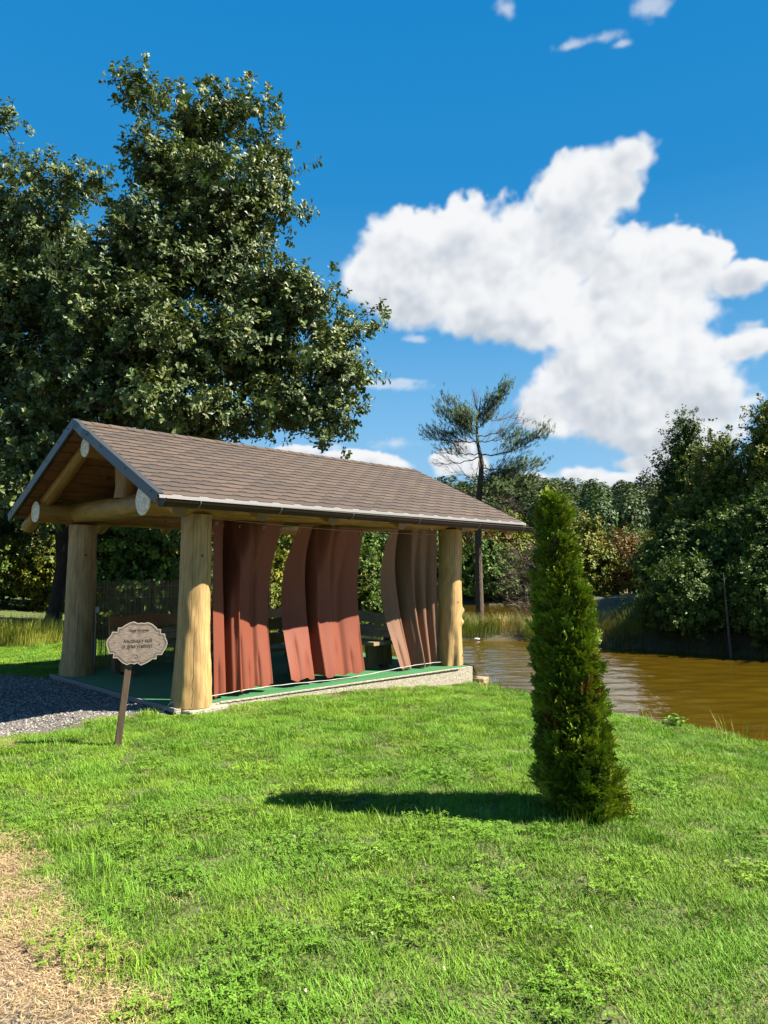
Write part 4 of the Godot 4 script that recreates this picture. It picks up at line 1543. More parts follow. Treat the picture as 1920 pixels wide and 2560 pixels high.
func tree(called: String, label: String, cat: String, group: String, base: Vector3, seed_: int, trunk: Array, lobes: Array, n: int, step: float, trunk_r: float, leafs: Array, per_tip: int, spread: float, size: float, leaf_mat: Material, bark: Material, tints: Array, opt := {}) -> Node3D:
	var o := thing(called, label, cat, base, 0.0, group)
	var g := grow(seed_, trunk, lobes, n, step, trunk_r, opt.get("gap", -0.2), opt.get("shell", 0.45), opt.get("freq", 0.55))
	part("trunk", g.wood, bark, o)
	var where := []
	var cols := []
	for e in leafs.size():
		where.append([])
		cols.append([])
	for tip in g.tips:
		var at: Vector3 = g.P[tip]
		var from: Vector3 = g.P[g.par[tip]]
		var dir := (at - from).normalized()
		var tone: Color = tints[rng.randi() % tints.size()]
		for k in per_tip:
			var q := at + Vector3(rng.randfn(), rng.randfn() * 0.75, rng.randfn()) * spread
			var up := (dir * 0.8 + (q - at).normalized() * 0.8 + Vector3(rf(-0.4, 0.4), rf(0.0, 0.7), rf(-0.4, 0.4))).normalized()
			var b := frame_of(up).rotated(up, rf(0, TAU)).scaled(Vector3.ONE * size * rf(0.75, 1.25))
			var e := rng.randi() % leafs.size()
			where[e].append(Transform3D(b, q))
			var w := rf(0.82, 1.2)
			cols[e].append(Color(tone.r * w * rf(0.92, 1.1), tone.g * w, tone.b * w))
	for e in leafs.size():
		scatter("crown", leafs[e], leaf_mat, where[e], cols[e], o)
	return o

func build_oaks() -> void:
	var cols := [lin(0.080, 0.120, 0.044), lin(0.095, 0.135, 0.046), lin(0.070, 0.105, 0.043), lin(0.118, 0.148, 0.048)]
	var leafs := [spray(12, 0.30, 0.118, true, cols, 301, 0.62), spray(12, 0.26, 0.108, true, cols, 302, 0.62), spray(11, 0.30, 0.122, true, cols, 303, 0.62)]
	var tints := [lin(1, 1, 1), lin(1.05, 1.05, 0.95), lin(0.9, 0.95, 1.0), lin(1.2, 1.1, 0.85), lin(0.85, 0.9, 0.95)]
	# the big one behind the left column: crown lobes measured in metres from its foot
	var base := Vector3(-7.25, ground(-7.25, -17.2), -17.2)
	var lobes := []
	for d in OAK_LOBES:
		lobes.append([Vector3(d[0], d[1], d[2]) * 1.13, Vector3(maxf(d[3] - 0.34, 0.10), maxf(d[4] - 0.34, 0.10), maxf(d[5] - 0.3, 0.15)) * 1.13])
	tree("oak_tree", "tall dark oak rising behind the pavilion, highest crown in the picture", "tree", "", base, 401, [Vector3(0.1, -0.2, 0), Vector3(0.1, 1.2, 0), Vector3(0.40, 3.5, 0.1), Vector3(1.1, 5.8, 0.2), Vector3(1.9, 8.1, 0.1), Vector3(2.3, 10.1, 0.0)], lobes, 1250, 0.42, 0.22, leafs, 10, 0.25, 1.08, M.oak_leaf, M.bark, tints, {"gap": 0.05, "freq": 0.75})
	base = Vector3(-8.85, ground(-8.85, -19.2), -19.2)
	lobes = []
	for d in OAK2_LOBES:
		lobes.append([Vector3(d[0], d[1], d[2]) * 1.13, Vector3(maxf(d[3] - 0.34, 0.10), maxf(d[4] - 0.34, 0.10), maxf(d[5] - 0.3, 0.15)) * 1.13])
	tree("oak_tree", "oak at the left edge with a slanting trunk, left of the tallest oak", "tree", "", base, 402, [Vector3(0, -0.2, 0), Vector3(0.25, 1.5, 0), Vector3(0.2, 3.8, 0.2), Vector3(-0.9, 6.7, 0.4), Vector3(-1.8, 9.4, 0.4)], lobes, 850, 0.42, 0.18, leafs, 10, 0.26, 1.08, M.oak_leaf, M.bark, tints, {"gap": 0.04, "freq": 0.75})

func build_pine() -> void:
	var base := Vector3(3.47, ground(3.47, -26.0) - 0.1, -26.0)
	var o := thing("pine_tree", "lone sparse pine with bare lower boughs standing on the spit behind the pavilion", "tree", base)
	rng.seed = 510
	# measured in metres from the foot: x to the right, y up
	var tr := []
	var rad := []
	for d in [[0.0, -0.3, 0.20], [0.0, 0.3, 0.15], [-0.03, 2.0, 0.13], [-0.04, 3.6, 0.12], [0.0, 4.6, 0.115], [0.04, 5.05, 0.105], [0.08, 5.5, 0.095], [0.10, 5.95, 0.085], [0.05, 6.27, 0.072], [-0.03, 6.65, 0.055], [-0.06, 7.3, 0.038], [0.05, 7.9, 0.028], [0.12, 8.4, 0.012]]:
		tr.append(Vector3(d[0], d[1], 0.06 * sin(d[1] * 1.3)))
		rad.append(d[2])
	var tb := MB.new()
	tube(tb, tr, rad, 14)
	tb.smooth()
	part("trunk", tb, M.pine_bark, o)
	var wood := MB.new()
	var where := []
	var tint := []
	var dead := MB.new()
	# start height, end x, end y, end z, droop, foliage from (1 = none), twigs
	for d in PINE_BOUGHS:
		var a := Vector3.ZERO
		for i in tr.size() - 1:
			if tr[i].y <= d[0] and tr[i + 1].y >= d[0]:
				a = tr[i].lerp(tr[i + 1], (d[0] - tr[i].y) / (tr[i + 1].y - tr[i].y))
		var b := Vector3(d[1], d[2], d[3])
		var len := a.distance_to(b)
		var pts := []
		var rr := []
		for k in 13:
			var t := k / 12.0
			pts.append(a.lerp(b, t) + Vector3(0, -d[4] * 4.0 * t * (1.0 - t) + 0.03 * sin(k * 2.1), 0.12 * sin(t * 4.0 + d[0])))
			rr.append(lerpf(0.014 + 0.016 * len / 2.5, 0.005, t))
		var into := dead if d[5] >= 1.0 else wood
		tube(into, pts, rr, 6)
		for k in int(d[6] * 1.5):
			var t := rf(0.15, 1.0)
			var at: Vector3 = pts[int(t * 12)]
			var dir := ((b - a).normalized() + Vector3(rf(-0.5, 0.5), rf(-0.35, 0.75), rf(-0.9, 0.9))).normalized()
			var tl := rf(0.35, 0.95) * (1.15 - 0.5 * t)
			var mid := at + dir * tl * 0.5 + Vector3(0, -0.03, 0)
			var end := at + dir * tl + Vector3(0, 0.06, 0)
			cone(into, at, mid, 0.008, 0.006, 3)
			cone(into, mid, end, 0.006, 0.003, 3)
			for m in 3:
				var fd := (dir + Vector3(rf(-0.8, 0.8), rf(-0.4, 0.9), rf(-0.8, 0.8))).normalized()
				var fa := at.lerp(end, rf(0.3, 0.9))
				cone(into, fa, fa + fd * rf(0.15, 0.4), 0.004, 0.002, 3)
			if t > d[5] * 0.6 and d[5] < 1.0:
				for m in 13:
					var q := at.lerp(end, rf(0.0, 1.05)) + Vector3(rf(-1, 1), rf(-0.6, 1), rf(-1, 1)) * 0.24
					var up := (dir * 0.6 + Vector3(rf(-0.6, 0.6), rf(0.2, 1.0), rf(-0.6, 0.6))).normalized()
					where.append(Transform3D(frame_of(up).scaled(Vector3.ONE * rf(0.55, 0.9)), q))
					var w := rf(0.75, 1.3)
					tint.append(Color(w * rf(0.9, 1.3), w, w * 0.9))
	part("boughs", wood, M.pine_bark, o)
	part("dead_boughs", dead, M.dead_wood, o)
	scatter("crown", needle_tuft(511, [lin(0.125, 0.20, 0.085), lin(0.15, 0.22, 0.09), lin(0.10, 0.17, 0.08)]), M.needle, where, tint, o)

func build_thuja() -> void:
	var base := Vector3(1.41, ground(1.41, -5.15), -5.15)
	var o := thing("thuja", "slender green columnar thuja standing alone on the lawn at right", "shrub", base)
	rng.seed = 610
	var cols := [lin(0.120, 0.195, 0.018), lin(0.145, 0.215, 0.022), lin(0.100, 0.165, 0.018), lin(0.17, 0.225, 0.026)]
	var fr := [frond(611, cols), frond(612, cols), frond(613, cols)]
	# height, radius, how far the axis stands left of the foot
	var prof := [[0.0, 0.27, 0.0], [0.10, 0.33, -0.01], [0.45, 0.315, -0.06], [0.85, 0.262, -0.10], [1.2, 0.245, -0.115], [1.5, 0.235, -0.13], [1.70, 0.185, -0.155], [1.86, 0.130, -0.165], [1.98, 0.075, -0.18], [2.12, 0.02, -0.185], [2.37, 0.0, -0.19]]
	var tb := MB.new()
	tube(tb, [Vector3(0, -0.05, 0), Vector3(-0.05, 0.6, 0), Vector3(-0.12, 1.3, 0), Vector3(-0.2, 2.1, 0)], [0.035, 0.028, 0.02, 0.006], 8)
	part("trunk", tb, M.bark, o)
	var wood := MB.new()
	var where := [[], [], []]
	var tint := [[], [], []]
	n1.seed = 612
	n1.frequency = 1.0
	n1.fractal_octaves = 2
	# branchlets: each a handful of fans set close together, so that the surface is lumpy
	var sweep := func(count: int, lo: float, hi: float, small: float, fans: int) -> void:
		for i in count:
			var h := 2.2 * (1.0 - pow(rng.randf(), 0.72)) if rng.randf() < 0.45 else rf(0.0, 2.12)
			var r := 0.0
			var ax := 0.0
			for k in prof.size() - 1:
				if h >= prof[k][0] and h <= prof[k + 1][0]:
					var t: float = (h - prof[k][0]) / (prof[k + 1][0] - prof[k][0])
					r = lerpf(prof[k][1], prof[k + 1][1], t)
					ax = lerpf(prof[k][2], prof[k + 1][2], t)
			var a := rf(0, TAU)
			var lump := n1.get_noise_3d(cos(a) * 1.5, h * 3.4, sin(a) * 1.5)
			var rr := r * 0.80 * (1.0 + 0.28 * lump) * rf(lo, hi)
			var out := Vector3(cos(a), 0, sin(a))
			var mid := Vector3(ax, h - 0.05, 0) + out * maxf(rr - 0.085, 0.0)
			var way := (out * rf(0.5, 1.0) + Vector3(rf(-0.3, 0.3), rf(0.35, 1.15), rf(-0.3, 0.3))).normalized()
			var face := rf(0, TAU)
			var w := rf(0.72, 1.3)
			var tone := Color(w * rf(0.92, 1.25), w, w)
			if n1.get_noise_3d(mid.x * 3.0, mid.y * 2.0 + 20.0, mid.z * 3.0) > 0.47 and h < 0.9:
				tone = Color(w * 1.05, w * 0.45, w * 0.8)
			for j in fans:
				var up := (way + Vector3(rf(-0.5, 0.5), rf(-0.35, 0.4), rf(-0.5, 0.5))).normalized()
				var at := mid + Vector3(rf(-1, 1), rf(-1, 1), rf(-1, 1)) * 0.028
				var b := frame_of(up).rotated(up, face + rf(-0.8, 0.8)).scaled(Vector3.ONE * rf(0.75, 1.25) * small)
				var e := rng.randi() % 3
				where[e].append(Transform3D(b, at))
				var q := rf(0.85, 1.15)
				tint[e].append(Color(tone.r * q, tone.g * q, tone.b * q))
	sweep.call(760, 0.84, 1.08, 1.0, 7)
	sweep.call(420, 0.55, 0.85, 1.1, 6)
	sweep.call(50, 1.08, 1.22, 0.9, 5)
	for i in 44:
		var h := 2.04 + 0.022 * (i % 11)
		var up := Vector3(rf(-0.3, 0.3), 1, rf(-0.3, 0.3)).normalized()
		where[i % 3].append(Transform3D(frame_of(up).rotated(up, rf(0, TAU)).scaled(Vector3.ONE * rf(0.45, 0.75)), Vector3(-0.186 + rf(-0.02, 0.02), h - 0.10, rf(-0.02, 0.02))))
		tint[i % 3].append(Color(1.3, 1.1, 0.9))
	for i in 170:
		var h := rf(0.05, 2.0)
		var a := rf(0, TAU)
		var s := Vector3(-0.11 * h, h, 0)
		cone(wood, s, s + Vector3(cos(a) * 0.2, 0.12, sin(a) * 0.2), 0.006, 0.003, 4)
	part("twigs", wood, M.bark, o)
	for e in 3:
		scatter("foliage", fr[e], M.thuja_leaf, where[e], tint[e], o)

func ring_tree(called: String, label: String, cat: String, group: String, x: float, z: float, high: float, wide: float, seed_: int, n: int, leafs: Array, per: int, tints: Array, opt := {}) -> void:
	# a tree or bush of ordinary growth: crown of several lobes over a trunk
	var y := ground(x, z)
	rng.seed = seed_
	high *= 0.82
	wide *= 0.66
	var low: float = opt.get("low", 0.12)
	var lobes := []
	var k: int = opt.get("lobes", 7)
	var lean := Vector3(rf(-0.06, 0.06), 0, rf(-0.06, 0.06)) * high
	for i in k:
		var t := (i + 0.5) / k
		var hh := lerpf(low + 0.12, 0.86, t) * high
		var prof := sin(PI * clampf(0.22 + 0.72 * t, 0, 1)) if not opt.has("cone") else 1.05 - t * 0.8
		var a := i * 2.4 + rf(-0.5, 0.5)
		var off := wide * 0.5 * prof * rf(0.15, 0.55)
		lobes.append([Vector3(cos(a) * off, hh, sin(a) * off) + lean * t, Vector3(wide * 0.36 * prof * rf(0.8, 1.2), high * rf(0.13, 0.19), wide * 0.36 * prof * rf(0.8, 1.2))])
	lobes.append([Vector3(0, high * 0.9, 0) + lean, Vector3(wide * 0.14, high * 0.1, wide * 0.14)])
	var trunk := [Vector3(0, -0.15, 0), Vector3(rf(-0.02, 0.02), 0.25, rf(-0.02, 0.02)) * high, Vector3(rf(-0.04, 0.04), 0.55, rf(-0.04, 0.04)) * high + lean * 0.5, Vector3(0, 0.82, 0) * high + lean]
	tree(called, label, cat, group, Vector3(x, y, z), seed_, trunk, lobes, n, maxf(0.3, high * 0.05), opt.get("r", 0.018 * high + 0.02), leafs, per, opt.get("spread", high * 0.05), opt.get("size", 1.0), M.leaf, opt.get("bark", M.bark), tints, {"gap": opt.get("gap", -0.22), "freq": 3.2 / high, "shell": 0.5})

func build_woods() -> void:
	var green := [lin(0.072, 0.125, 0.024), lin(0.090, 0.145, 0.028), lin(0.060, 0.105, 0.024)]
	var gold := [lin(0.125, 0.165, 0.026), lin(0.155, 0.165, 0.028), lin(0.10, 0.145, 0.028)]
	var rust := [lin(0.14, 0.085, 0.030), lin(0.11, 0.08, 0.030), lin(0.09, 0.085, 0.03)]
	var near := [spray(14, 0.34, 0.10, false, green, 701), spray(14, 0.30, 0.09, false, green, 702)]
	var yellow := [spray(14, 0.34, 0.10, false, gold, 703), spray(14, 0.30, 0.09, false, gold, 704)]
	var far := [spray(14, 0.6, 0.24, false, green, 705), spray(14, 0.55, 0.22, false, green, 706)]
	var far_gold := [spray(13, 0.6, 0.22, false, gold, 707)]
	var far_rust := [spray(9, 0.6, 0.20, false, rust, 708)]
	var plain := [lin(1, 1, 1), lin(1.12, 1.06, 0.9), lin(0.85, 0.9, 0.95), lin(1.0, 1.05, 1.0)]
	var warm := [lin(1, 1, 1), lin(1.25, 1.1, 0.9), lin(0.9, 0.9, 0.9)]
	# undergrowth behind the pavilion's left half
	for d in [
		["dark leafy bush at the left picture edge behind the grass clump", -13.2, -21.5, 4.2, 4.6, 0], ["bush with sunlit leaves between grass clump and slanting oak trunk", -11.0, -23.4, 3.6, 3.6, 1],
		["dark bush right behind the reed screen, nearest the left column", -5.6, -17.6, 3.4, 3.4, 0], ["yellow green bush above the reed screen beside the front column", -4.5, -20.9, 3.2, 3.0, 1],
		["bush seen between first and middle curtains over the reed screen", -3.2, -20.4, 4.0, 3.0, 1], ["tall bush filling the gap left of the left column", -8.4, -24.2, 4.2, 4.4, 1],
		["yellow green bush seen between middle and pale curtains", -2.4, -22.6, 4.4, 3.2, 1], ["small dark bush low behind the pale curtain by the water", -0.6, -23.6, 2.2, 2.0, 0]]:
		ring_tree("bush", d[0], "bush", "bushes behind the pavilion", d[1], d[2], d[3] * 1.2, d[4] * 1.4, 720 + int(absf(d[1]) * 10), 150, near if d[5] == 0 else yellow, 11, plain if d[5] == 0 else warm, {"low": -0.05, "spread": 0.24, "size": 1.15, "lobes": 8, "r": 0.05})
	for d in [["dark tree deep behind the left oak", -15.5, -25.0, 8.5, 6.5], ["dark tree behind the bushes left of the pavilion", -10.5, -27.5, 7.5, 6.0], ["dark tree deep behind the reed screen", -6.4, -29.5, 6.6, 5.5], ["dark tree at the left picture edge beyond the grass clump", -19.5, -29.0, 9.0, 7.0], ["tree beyond the pond glimpsed under the tie beam", -10.0, -38.0, 8.0, 7.0], ["tree at the end of the pond glimpsed beside the front column", -16.0, -37.0, 9.0, 8.0]]:
		ring_tree("tree", d[0], "tree", "trees in the wood at left", d[1], d[2], d[3] * 1.15, d[4] * 1.4, 760 + int(absf(d[1]) * 7), 230, near, 11, plain, {"low": -0.02, "spread": 0.45, "size": 2.1, "lobes": 9})
	# across the pond
	for d in [
		["dark green round tree right of the right column on the far bank", 2.4, -47.0, 5.6, 5.6, 0], ["dark low bush on the far bank right of the pine trunk", 6.6, -46.0, 3.6, 6.0, 0], ["olive bush on the far bank behind the thuja", 10.4, -46.6, 3.8, 5.0, 1],
		["dark bush on the far bank behind the right column", -1.4, -47.0, 4.6, 5.0, 0], ["tree with yellow crown rising right of the thuja's tip", 13.4, -47.5, 5.8, 4.0, 1], ["rusty thin tree right of the yellow crowned tree", 15.8, -48.5, 4.6, 4.6, 2],
		["rusty bare twigged tree behind the pine's dead boughs", 6.6, -50.0, 5.2, 6.0, 2], ["pale green tree behind the pine's foot", 4.6, -56.0, 6.4, 6.0, 1], ["green tree behind the thuja's tip", 9.0, -54.0, 6.6, 5.6, 1], ["olive bush left of the dark grove", 17.2, -45.0, 4.2, 5.0, 1],
		["reddish bush below the wooded hill, left of the dark grove", 19.4, -56.0, 4.4, 6.0, 2], ["bush on the slope under the wooded hill", 17.0, -66.0, 4.6, 7.0, 0], ["tree on the meadow behind the far bank", 24.0, -70.0, 5.0, 8.0, 0],
		["green tree on the meadow left of the pine", -4.0, -60.0, 6.0, 7.0, 0]]:
		ring_tree("tree", d[0], "tree", "trees on the far bank", d[1], d[2], d[3], d[4], 800 + int(absf(d[1]) * 9), 150 if d[5] != 2 else 110, far if d[5] == 0 else (far_gold if d[5] == 1 else far_rust), 9 if d[5] != 2 else 6, plain if d[5] == 0 else warm, {"low": -0.02, "spread": 0.42 if d[5] != 2 else 0.5, "size": 1.0, "lobes": 8, "gap": -0.22 if d[5] != 2 else -0.1})
	# dead brush leaning under the pine
	# the dark grove on the right bank
	for d in [
		["broad tree at the left end of the grove on the right bank", 11.6, -24.6, 6.7, 4.6, 1], ["tree with sunlit yellow green crown in the grove on the right bank", 12.4, -23.0, 7.7, 4.8, 1], ["tallest tree of the grove at the right picture edge", 14.4, -24.0, 9.0, 5.6, 0],
		["dark tree deep in the grove between broad and sunlit ones", 12.0, -27.5, 8.4, 5.0, 0], ["slim olive bush leaning over the water at the left of the grove", 9.3, -23.0, 2.8, 2.6, 0], ["dark bush under the sunlit tree at the water", 11.0, -20.6, 3.8, 4.2, 0],
		["dark bush at the water near the right picture edge", 12.6, -19.4, 4.2, 4.6, 0], ["tree at the right picture edge behind the water bush", 14.6, -20.4, 8.4, 5.0, 0], ["low bush between the broad dark tree and the water", 10.5, -21.8, 3.3, 3.4, 0], ["dark tree behind the tallest one at the right picture edge", 16.6, -27.0, 9.2, 6.0, 0], ["low bush hanging over the water left of the dead sapling", 8.5, -20.5, 2.0, 2.6, 0], ["low bush hanging over the water right of the dead sapling", 10.2, -19.4, 2.3, 2.8, 0], ["low bush at the water nearest the right picture edge", 12.0, -18.4, 2.4, 3.0, 0]]:
		ring_tree("tree" if d[3] > 4.4 else "bush", d[0], "tree" if d[3] > 4.4 else "bush", "grove on the right bank", d[1], d[2], d[3], d[4], 860 + int(d[1] * 9), 430 if d[3] > 4.4 else 200, near if d[5] == 0 else yellow, 15, plain if d[5] == 0 else warm, {"low": -0.03, "spread": 0.26, "size": 0.95, "lobes": 12})
	# the dead white stem at the water
	var db := MB.new()
	tube(db, [Vector3(0, -0.3, 0), Vector3(-0.05, 0.5, 0), Vector3(-0.12, 1.3, 0.05), Vector3(-0.15, 2.3, 0)], [0.042, 0.034, 0.026, 0.014], 8)
	var dm := part("dead_sapling", db, M.pale_bark, self)
	dm.position = Vector3(9.1, WATER - 0.1, -18.9)
	tag(dm, "pale dead stem rising from the water's edge below the dark grove", "trunk")
	# fallen dead boughs hanging to the right of the pine
	rng.seed = 905
	var wb := MB.new()
	for i in 130:
		var a := Vector3(rf(-0.4, 1.2), rf(0.6, 3.0), rf(-0.6, 0.6))
		var d := Vector3(rf(0.3, 1.0), rf(-0.9, 0.25), rf(-0.4, 0.4)).normalized()
		var l := rf(0.6, 1.9)
		cone(wb, a, a + d * l * 0.5, 0.014, 0.009, 3)
		for m in 4:
			var s := a + d * l * rf(0.2, 0.6)
			cone(wb, s, s + (d + Vector3(rf(-0.7, 0.7), rf(-0.6, 0.6), rf(-0.6, 0.6))).normalized() * rf(0.3, 0.8), 0.007, 0.003, 3)
	dm = part("dead_brush", wb, M.dead_wood, self)
	dm.position = Vector3(4.4, ground(4.4, -26.6), -26.6)
	tag(dm, "tangle of dry pale boughs right of the pine trunk", "brush")
	# wooded hill far behind
	var crowns := []
	for s in [921, 922]:
		rng.seed = s
		var cb := MB.new()
		for i in 1500:
			var dd := Vector3(rng.randfn(), rng.randfn(), rng.randfn()).normalized()
			var q := Vector3(dd.x * 3.0, 5.6 + dd.y * 4.6, dd.z * 3.0) * (1.0 - 0.35 * rng.randf() * rng.randf()) + Vector3(0, 0.6, 0)
			var s3 := rf(0.28, 0.62)
			var b := frame_of(dd + Vector3(rf(-0.7, 0.7), rf(0, 0.9), rf(-0.7, 0.7)))
			cb.col = green[i % 3] * rf(0.75, 1.2)
			cb.quad(q - b.x * s3 * 0.5, q + b.z * s3 * 0.5, q + b.x * s3 * 0.5, q - b.z * s3 * 0.5)
		crowns.append(cb.mesh())
	rng.seed = 930
	var wh := [[], []]
	var ti := [[], []]
	for i in 2600:
		var z := -rf(118.0, 320.0)
		var x := rf(-220.0, 260.0)
		var e := i % 2
		var sc := rf(0.8, 1.35)
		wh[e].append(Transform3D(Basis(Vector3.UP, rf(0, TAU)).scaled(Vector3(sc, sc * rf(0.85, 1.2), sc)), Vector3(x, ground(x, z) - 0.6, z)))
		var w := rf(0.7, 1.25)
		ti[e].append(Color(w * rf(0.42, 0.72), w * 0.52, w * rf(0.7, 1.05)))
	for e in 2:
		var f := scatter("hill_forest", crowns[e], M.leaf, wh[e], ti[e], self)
		tag(f, "dense mixed wood covering the hill on the skyline", "forest")

func build_lawn() -> void:
	rng.seed = 1001
	var fresh := [lin(0.124, 0.258, 0.025), lin(0.140, 0.275, 0.029), lin(0.106, 0.232, 0.025), lin(0.165, 0.275, 0.038)]
	var dry := [lin(0.40, 0.30, 0.18), lin(0.48, 0.38, 0.24), lin(0.30, 0.22, 0.13), lin(0.22, 0.165, 0.105)]
	var kinds := [grass_patch(520, 0.26, 0.016, 0.042, 0.0036, 1.3, fresh), grass_patch(520, 0.26, 0.018, 0.048, 0.0036, 1.3, fresh, Vector3(0.4, 0, 0.1)), grass_patch(480, 0.26, 0.014, 0.038, 0.0040, 1.5, fresh, Vector3(-0.4, 0, 0.3)), grass_patch(60, 0.22, 0.05, 0.10, 0.004, 0.9, fresh), clover_patch(60, 0.26), grass_patch(120, 0.24, 0.015, 0.04, 0.0034, 1.3, dry + [fresh[3]])]
	var wh := [[], [], [], [], [], []]
	var ti := [[], [], [], [], [], []]
	var cell := 0.185
	var put := func(e: int, x: float, z: float, tone: Color) -> void:
		var y := ground(x, z)
		var s := rf(0.85, 1.2)
		wh[e].append(Transform3D(Basis(Vector3.UP, rf(0, TAU)).scaled(Vector3(s, s * rf(0.75, 1.2), s)), Vector3(x, y, z)))
		ti[e].append(tone)
	var z := 1.2
	while z > -17.5:
		var x := -14.0
		while x < 9.0:
			var px := x + rf(-0.08, 0.08)
			var pz := z + rf(-0.08, 0.08)
			x += cell
			if absf(px) > maxf(-pz, 0.0) * 0.62 + 3.6:
				continue
			if z < -12.6 and px > -4.0:
				continue
			var a := lawn_at(px, pz)
			if a < 0.02 or rng.randf() > a * 1.3:
				continue
			var wide := bump.get_noise_2d(px * 0.9, pz * 0.9)
			var fine := bump.get_noise_2d(px * 3.1 + 30.0, pz * 3.1)
			var yel := clampf(0.25 + 0.9 * wide + 0.35 * fine + 1.3 * (1.0 - a), 0.0, 1.0)
			var w := 1.0 + 0.22 * fine
			var tone := lin(0.92, 0.98, 0.95).lerp(lin(1.30, 1.10, 0.95), yel) * w
			var p := pav_uv(px, pz)
			var by_slab := p.x > -0.1 and p.x < L + 0.4 and p.y > slab_front(p.x) - 0.26 - 0.12 * fine and p.y < 0.2
			if not by_slab or rng.randf() < 0.35:
				put.call(rng.randi() % 3, px, pz, tone)
			if rng.randf() < 0.12 + 0.25 * maxf(fine, 0.0):
				put.call(3, px, pz, tone * rf(0.9, 1.2))
			var clover := bump.get_noise_2d(px * 1.1 + 90.0, pz * 1.1 + 20.0) + (0.25 if px < 0.2 and pz > -5.0 else -0.05)
			if pz > -7.0 and rng.randf() < 0.16 + 0.55 * clover:
				put.call(4, px, pz, tone * rf(0.85, 1.15))
			if fine < -0.36 or by_slab or a < 0.8:
				put.call(5, px, pz, lin(1, 1, 1) * rf(0.85, 1.15))
		z -= cell
	for e in 6:
		var o := scatter("grass" if e < 4 else ("clover" if e == 4 else "dry_grass"), kinds[e], M.straw if e == 5 else M.grass_blade, wh[e], ti[e], self)
		tag(o, ["short bright green grass of the lawn", "short bright green grass of the lawn", "short bright green grass of the lawn", "longer grass blades sticking out of the lawn", "clover leaves growing among the lawn grass", "dry yellowed blades in the thin spots of the lawn"][e], "clover" if e == 4 else "grass")
	# straw strip along the gravel
	rng.seed = 1010
	var lay := MB.new()
	for i in 300:
		var a := rf(0, TAU)
		var l := rf(0.015, 0.065)
		var at := Vector3(rf(-0.13, 0.13), rf(0.0, 0.016), rf(-0.13, 0.13))
		lay.col = dry[rng.randi() % 4] * rf(0.85, 1.15)
		var d := Vector3(cos(a), rf(-0.08, 0.16), sin(a)) * l
		var s := Vector3(-sin(a), 0, cos(a)) * 0.0011
		lay.quad(at - s, at + s, at + d * 0.5 + s + Vector3(0, 0.004, 0), at + d * 0.5 - s + Vector3(0, 0.004, 0))
		lay.tri(at + d * 0.5 - s + Vector3(0, 0.004, 0), at + d * 0.5 + s + Vector3(0, 0.004, 0), at + d)
	var sw := []
	var st := []
	var tuft := []
	var tt := []
	z = -0.4
	while z > -7.0:
		var x := -4.5
		while x < 0.6:
			var px := x + rf(-0.06, 0.06)
			var pz := z + rf(-0.06, 0.06)
			x += 0.13
			if absf(px) > maxf(-pz, 0.0) * 0.62 + 2.4:
				continue
			var g := -inside(GRAVEL, Vector2(px, pz))
			var a := lawn_at(px, pz)
			if a > 0.9 or g < 0.02:
				continue
			if g < 0.05 and rng.randf() < 0.5:
				continue
			var w := rf(0.75, 1.2)
			sw.append(Transform3D(Basis(Vector3.UP, rf(0, TAU)), Vector3(px, ground(px, pz) + 0.004, pz)))
			st.append(Color(w, w * rf(0.92, 1.0), w * rf(0.85, 1.0)))
			if rng.randf() < 0.10:
				tuft.append(Transform3D(Basis(Vector3.UP, rf(0, TAU)).scaled(Vector3.ONE * rf(0.4, 0.8)), Vector3(px, ground(px, pz), pz)))
				tt.append(Color(1.3, 1.05, 0.9))
		z -= 0.13
	tag(scatter("straw", lay.mesh(), M.straw, sw, st, self), "dry straw coloured mown grass strewn between lawn and gravel", "straw")
	tag(scatter("grass", grass_patch(40, 0.14, 0.02, 0.05, 0.0035, 1.0, fresh), M.grass_blade, tuft, tt, self), "small green tufts sprouting through the straw", "grass")
	# pebbles
	var peb := []
	for s in 3:
		rng.seed = 1020 + s
		var mb := MB.new()
		var sm := SphereMesh.new()
		sm.radial_segments = 7
		sm.rings = 3
		sm.radius = 0.5
		sm.height = 1.0
		var arr := sm.get_mesh_arrays()
		var q := Vector3(rf(0.8, 1.25), rf(0.5, 0.8), rf(0.8, 1.25))
		n1.seed = s
		n1.frequency = 1.3
		for v in arr[Mesh.ARRAY_VERTEX]:
			mb.p(v * q * (1.0 + 0.5 * n1.get_noise_3dv(v * 2.0)))
		for k in arr[Mesh.ARRAY_INDEX]:
			mb.ix.append(k)
		peb.append(mb.mesh())
	var pw := [[], [], []]
	var pt := [[], [], []]
	rng.seed = 1030
	for i in 80000:
		var near_one := i < 24000
		var px := rf(-4.6, -0.4) if near_one else rf(-8.6, -2.4)
		var pz := rf(-5.0, -1.2) if near_one else rf(-11.6, -7.0)
		if absf(px) > -pz * 0.62 + 2.0:
			continue
		var g := inside(GRAVEL, Vector2(px, pz))
		if g < -0.05 or (g < 0.12 and rng.randf() < 0.6):
			continue
		var p := pav_uv(px, pz)
		if p.x > -0.26 and p.y > -0.1:
			continue
		var s := rf(0.008, 0.020) if rng.randf() < 0.93 else rf(0.02, 0.036)
		var e := i % 3
		pw[e].append(Transform3D(Basis(Vector3.UP, rf(0, TAU)).rotated(Vector3.RIGHT, rf(-0.4, 0.4)).scaled(Vector3.ONE * s), Vector3(px, ground(px, pz) + s * 0.15, pz)))
		var w := 0.05 + 0.28 * pow(rng.randf(), 1.5)
		pt[e].append(Color(w * rf(1.0, 1.1), w, w * rf(0.92, 1.02)))
	for e in 3:
		tag(scatter("gravel", peb[e], M.stone, pw[e], pt[e], self), "grey crushed stone of the path", "gravel")

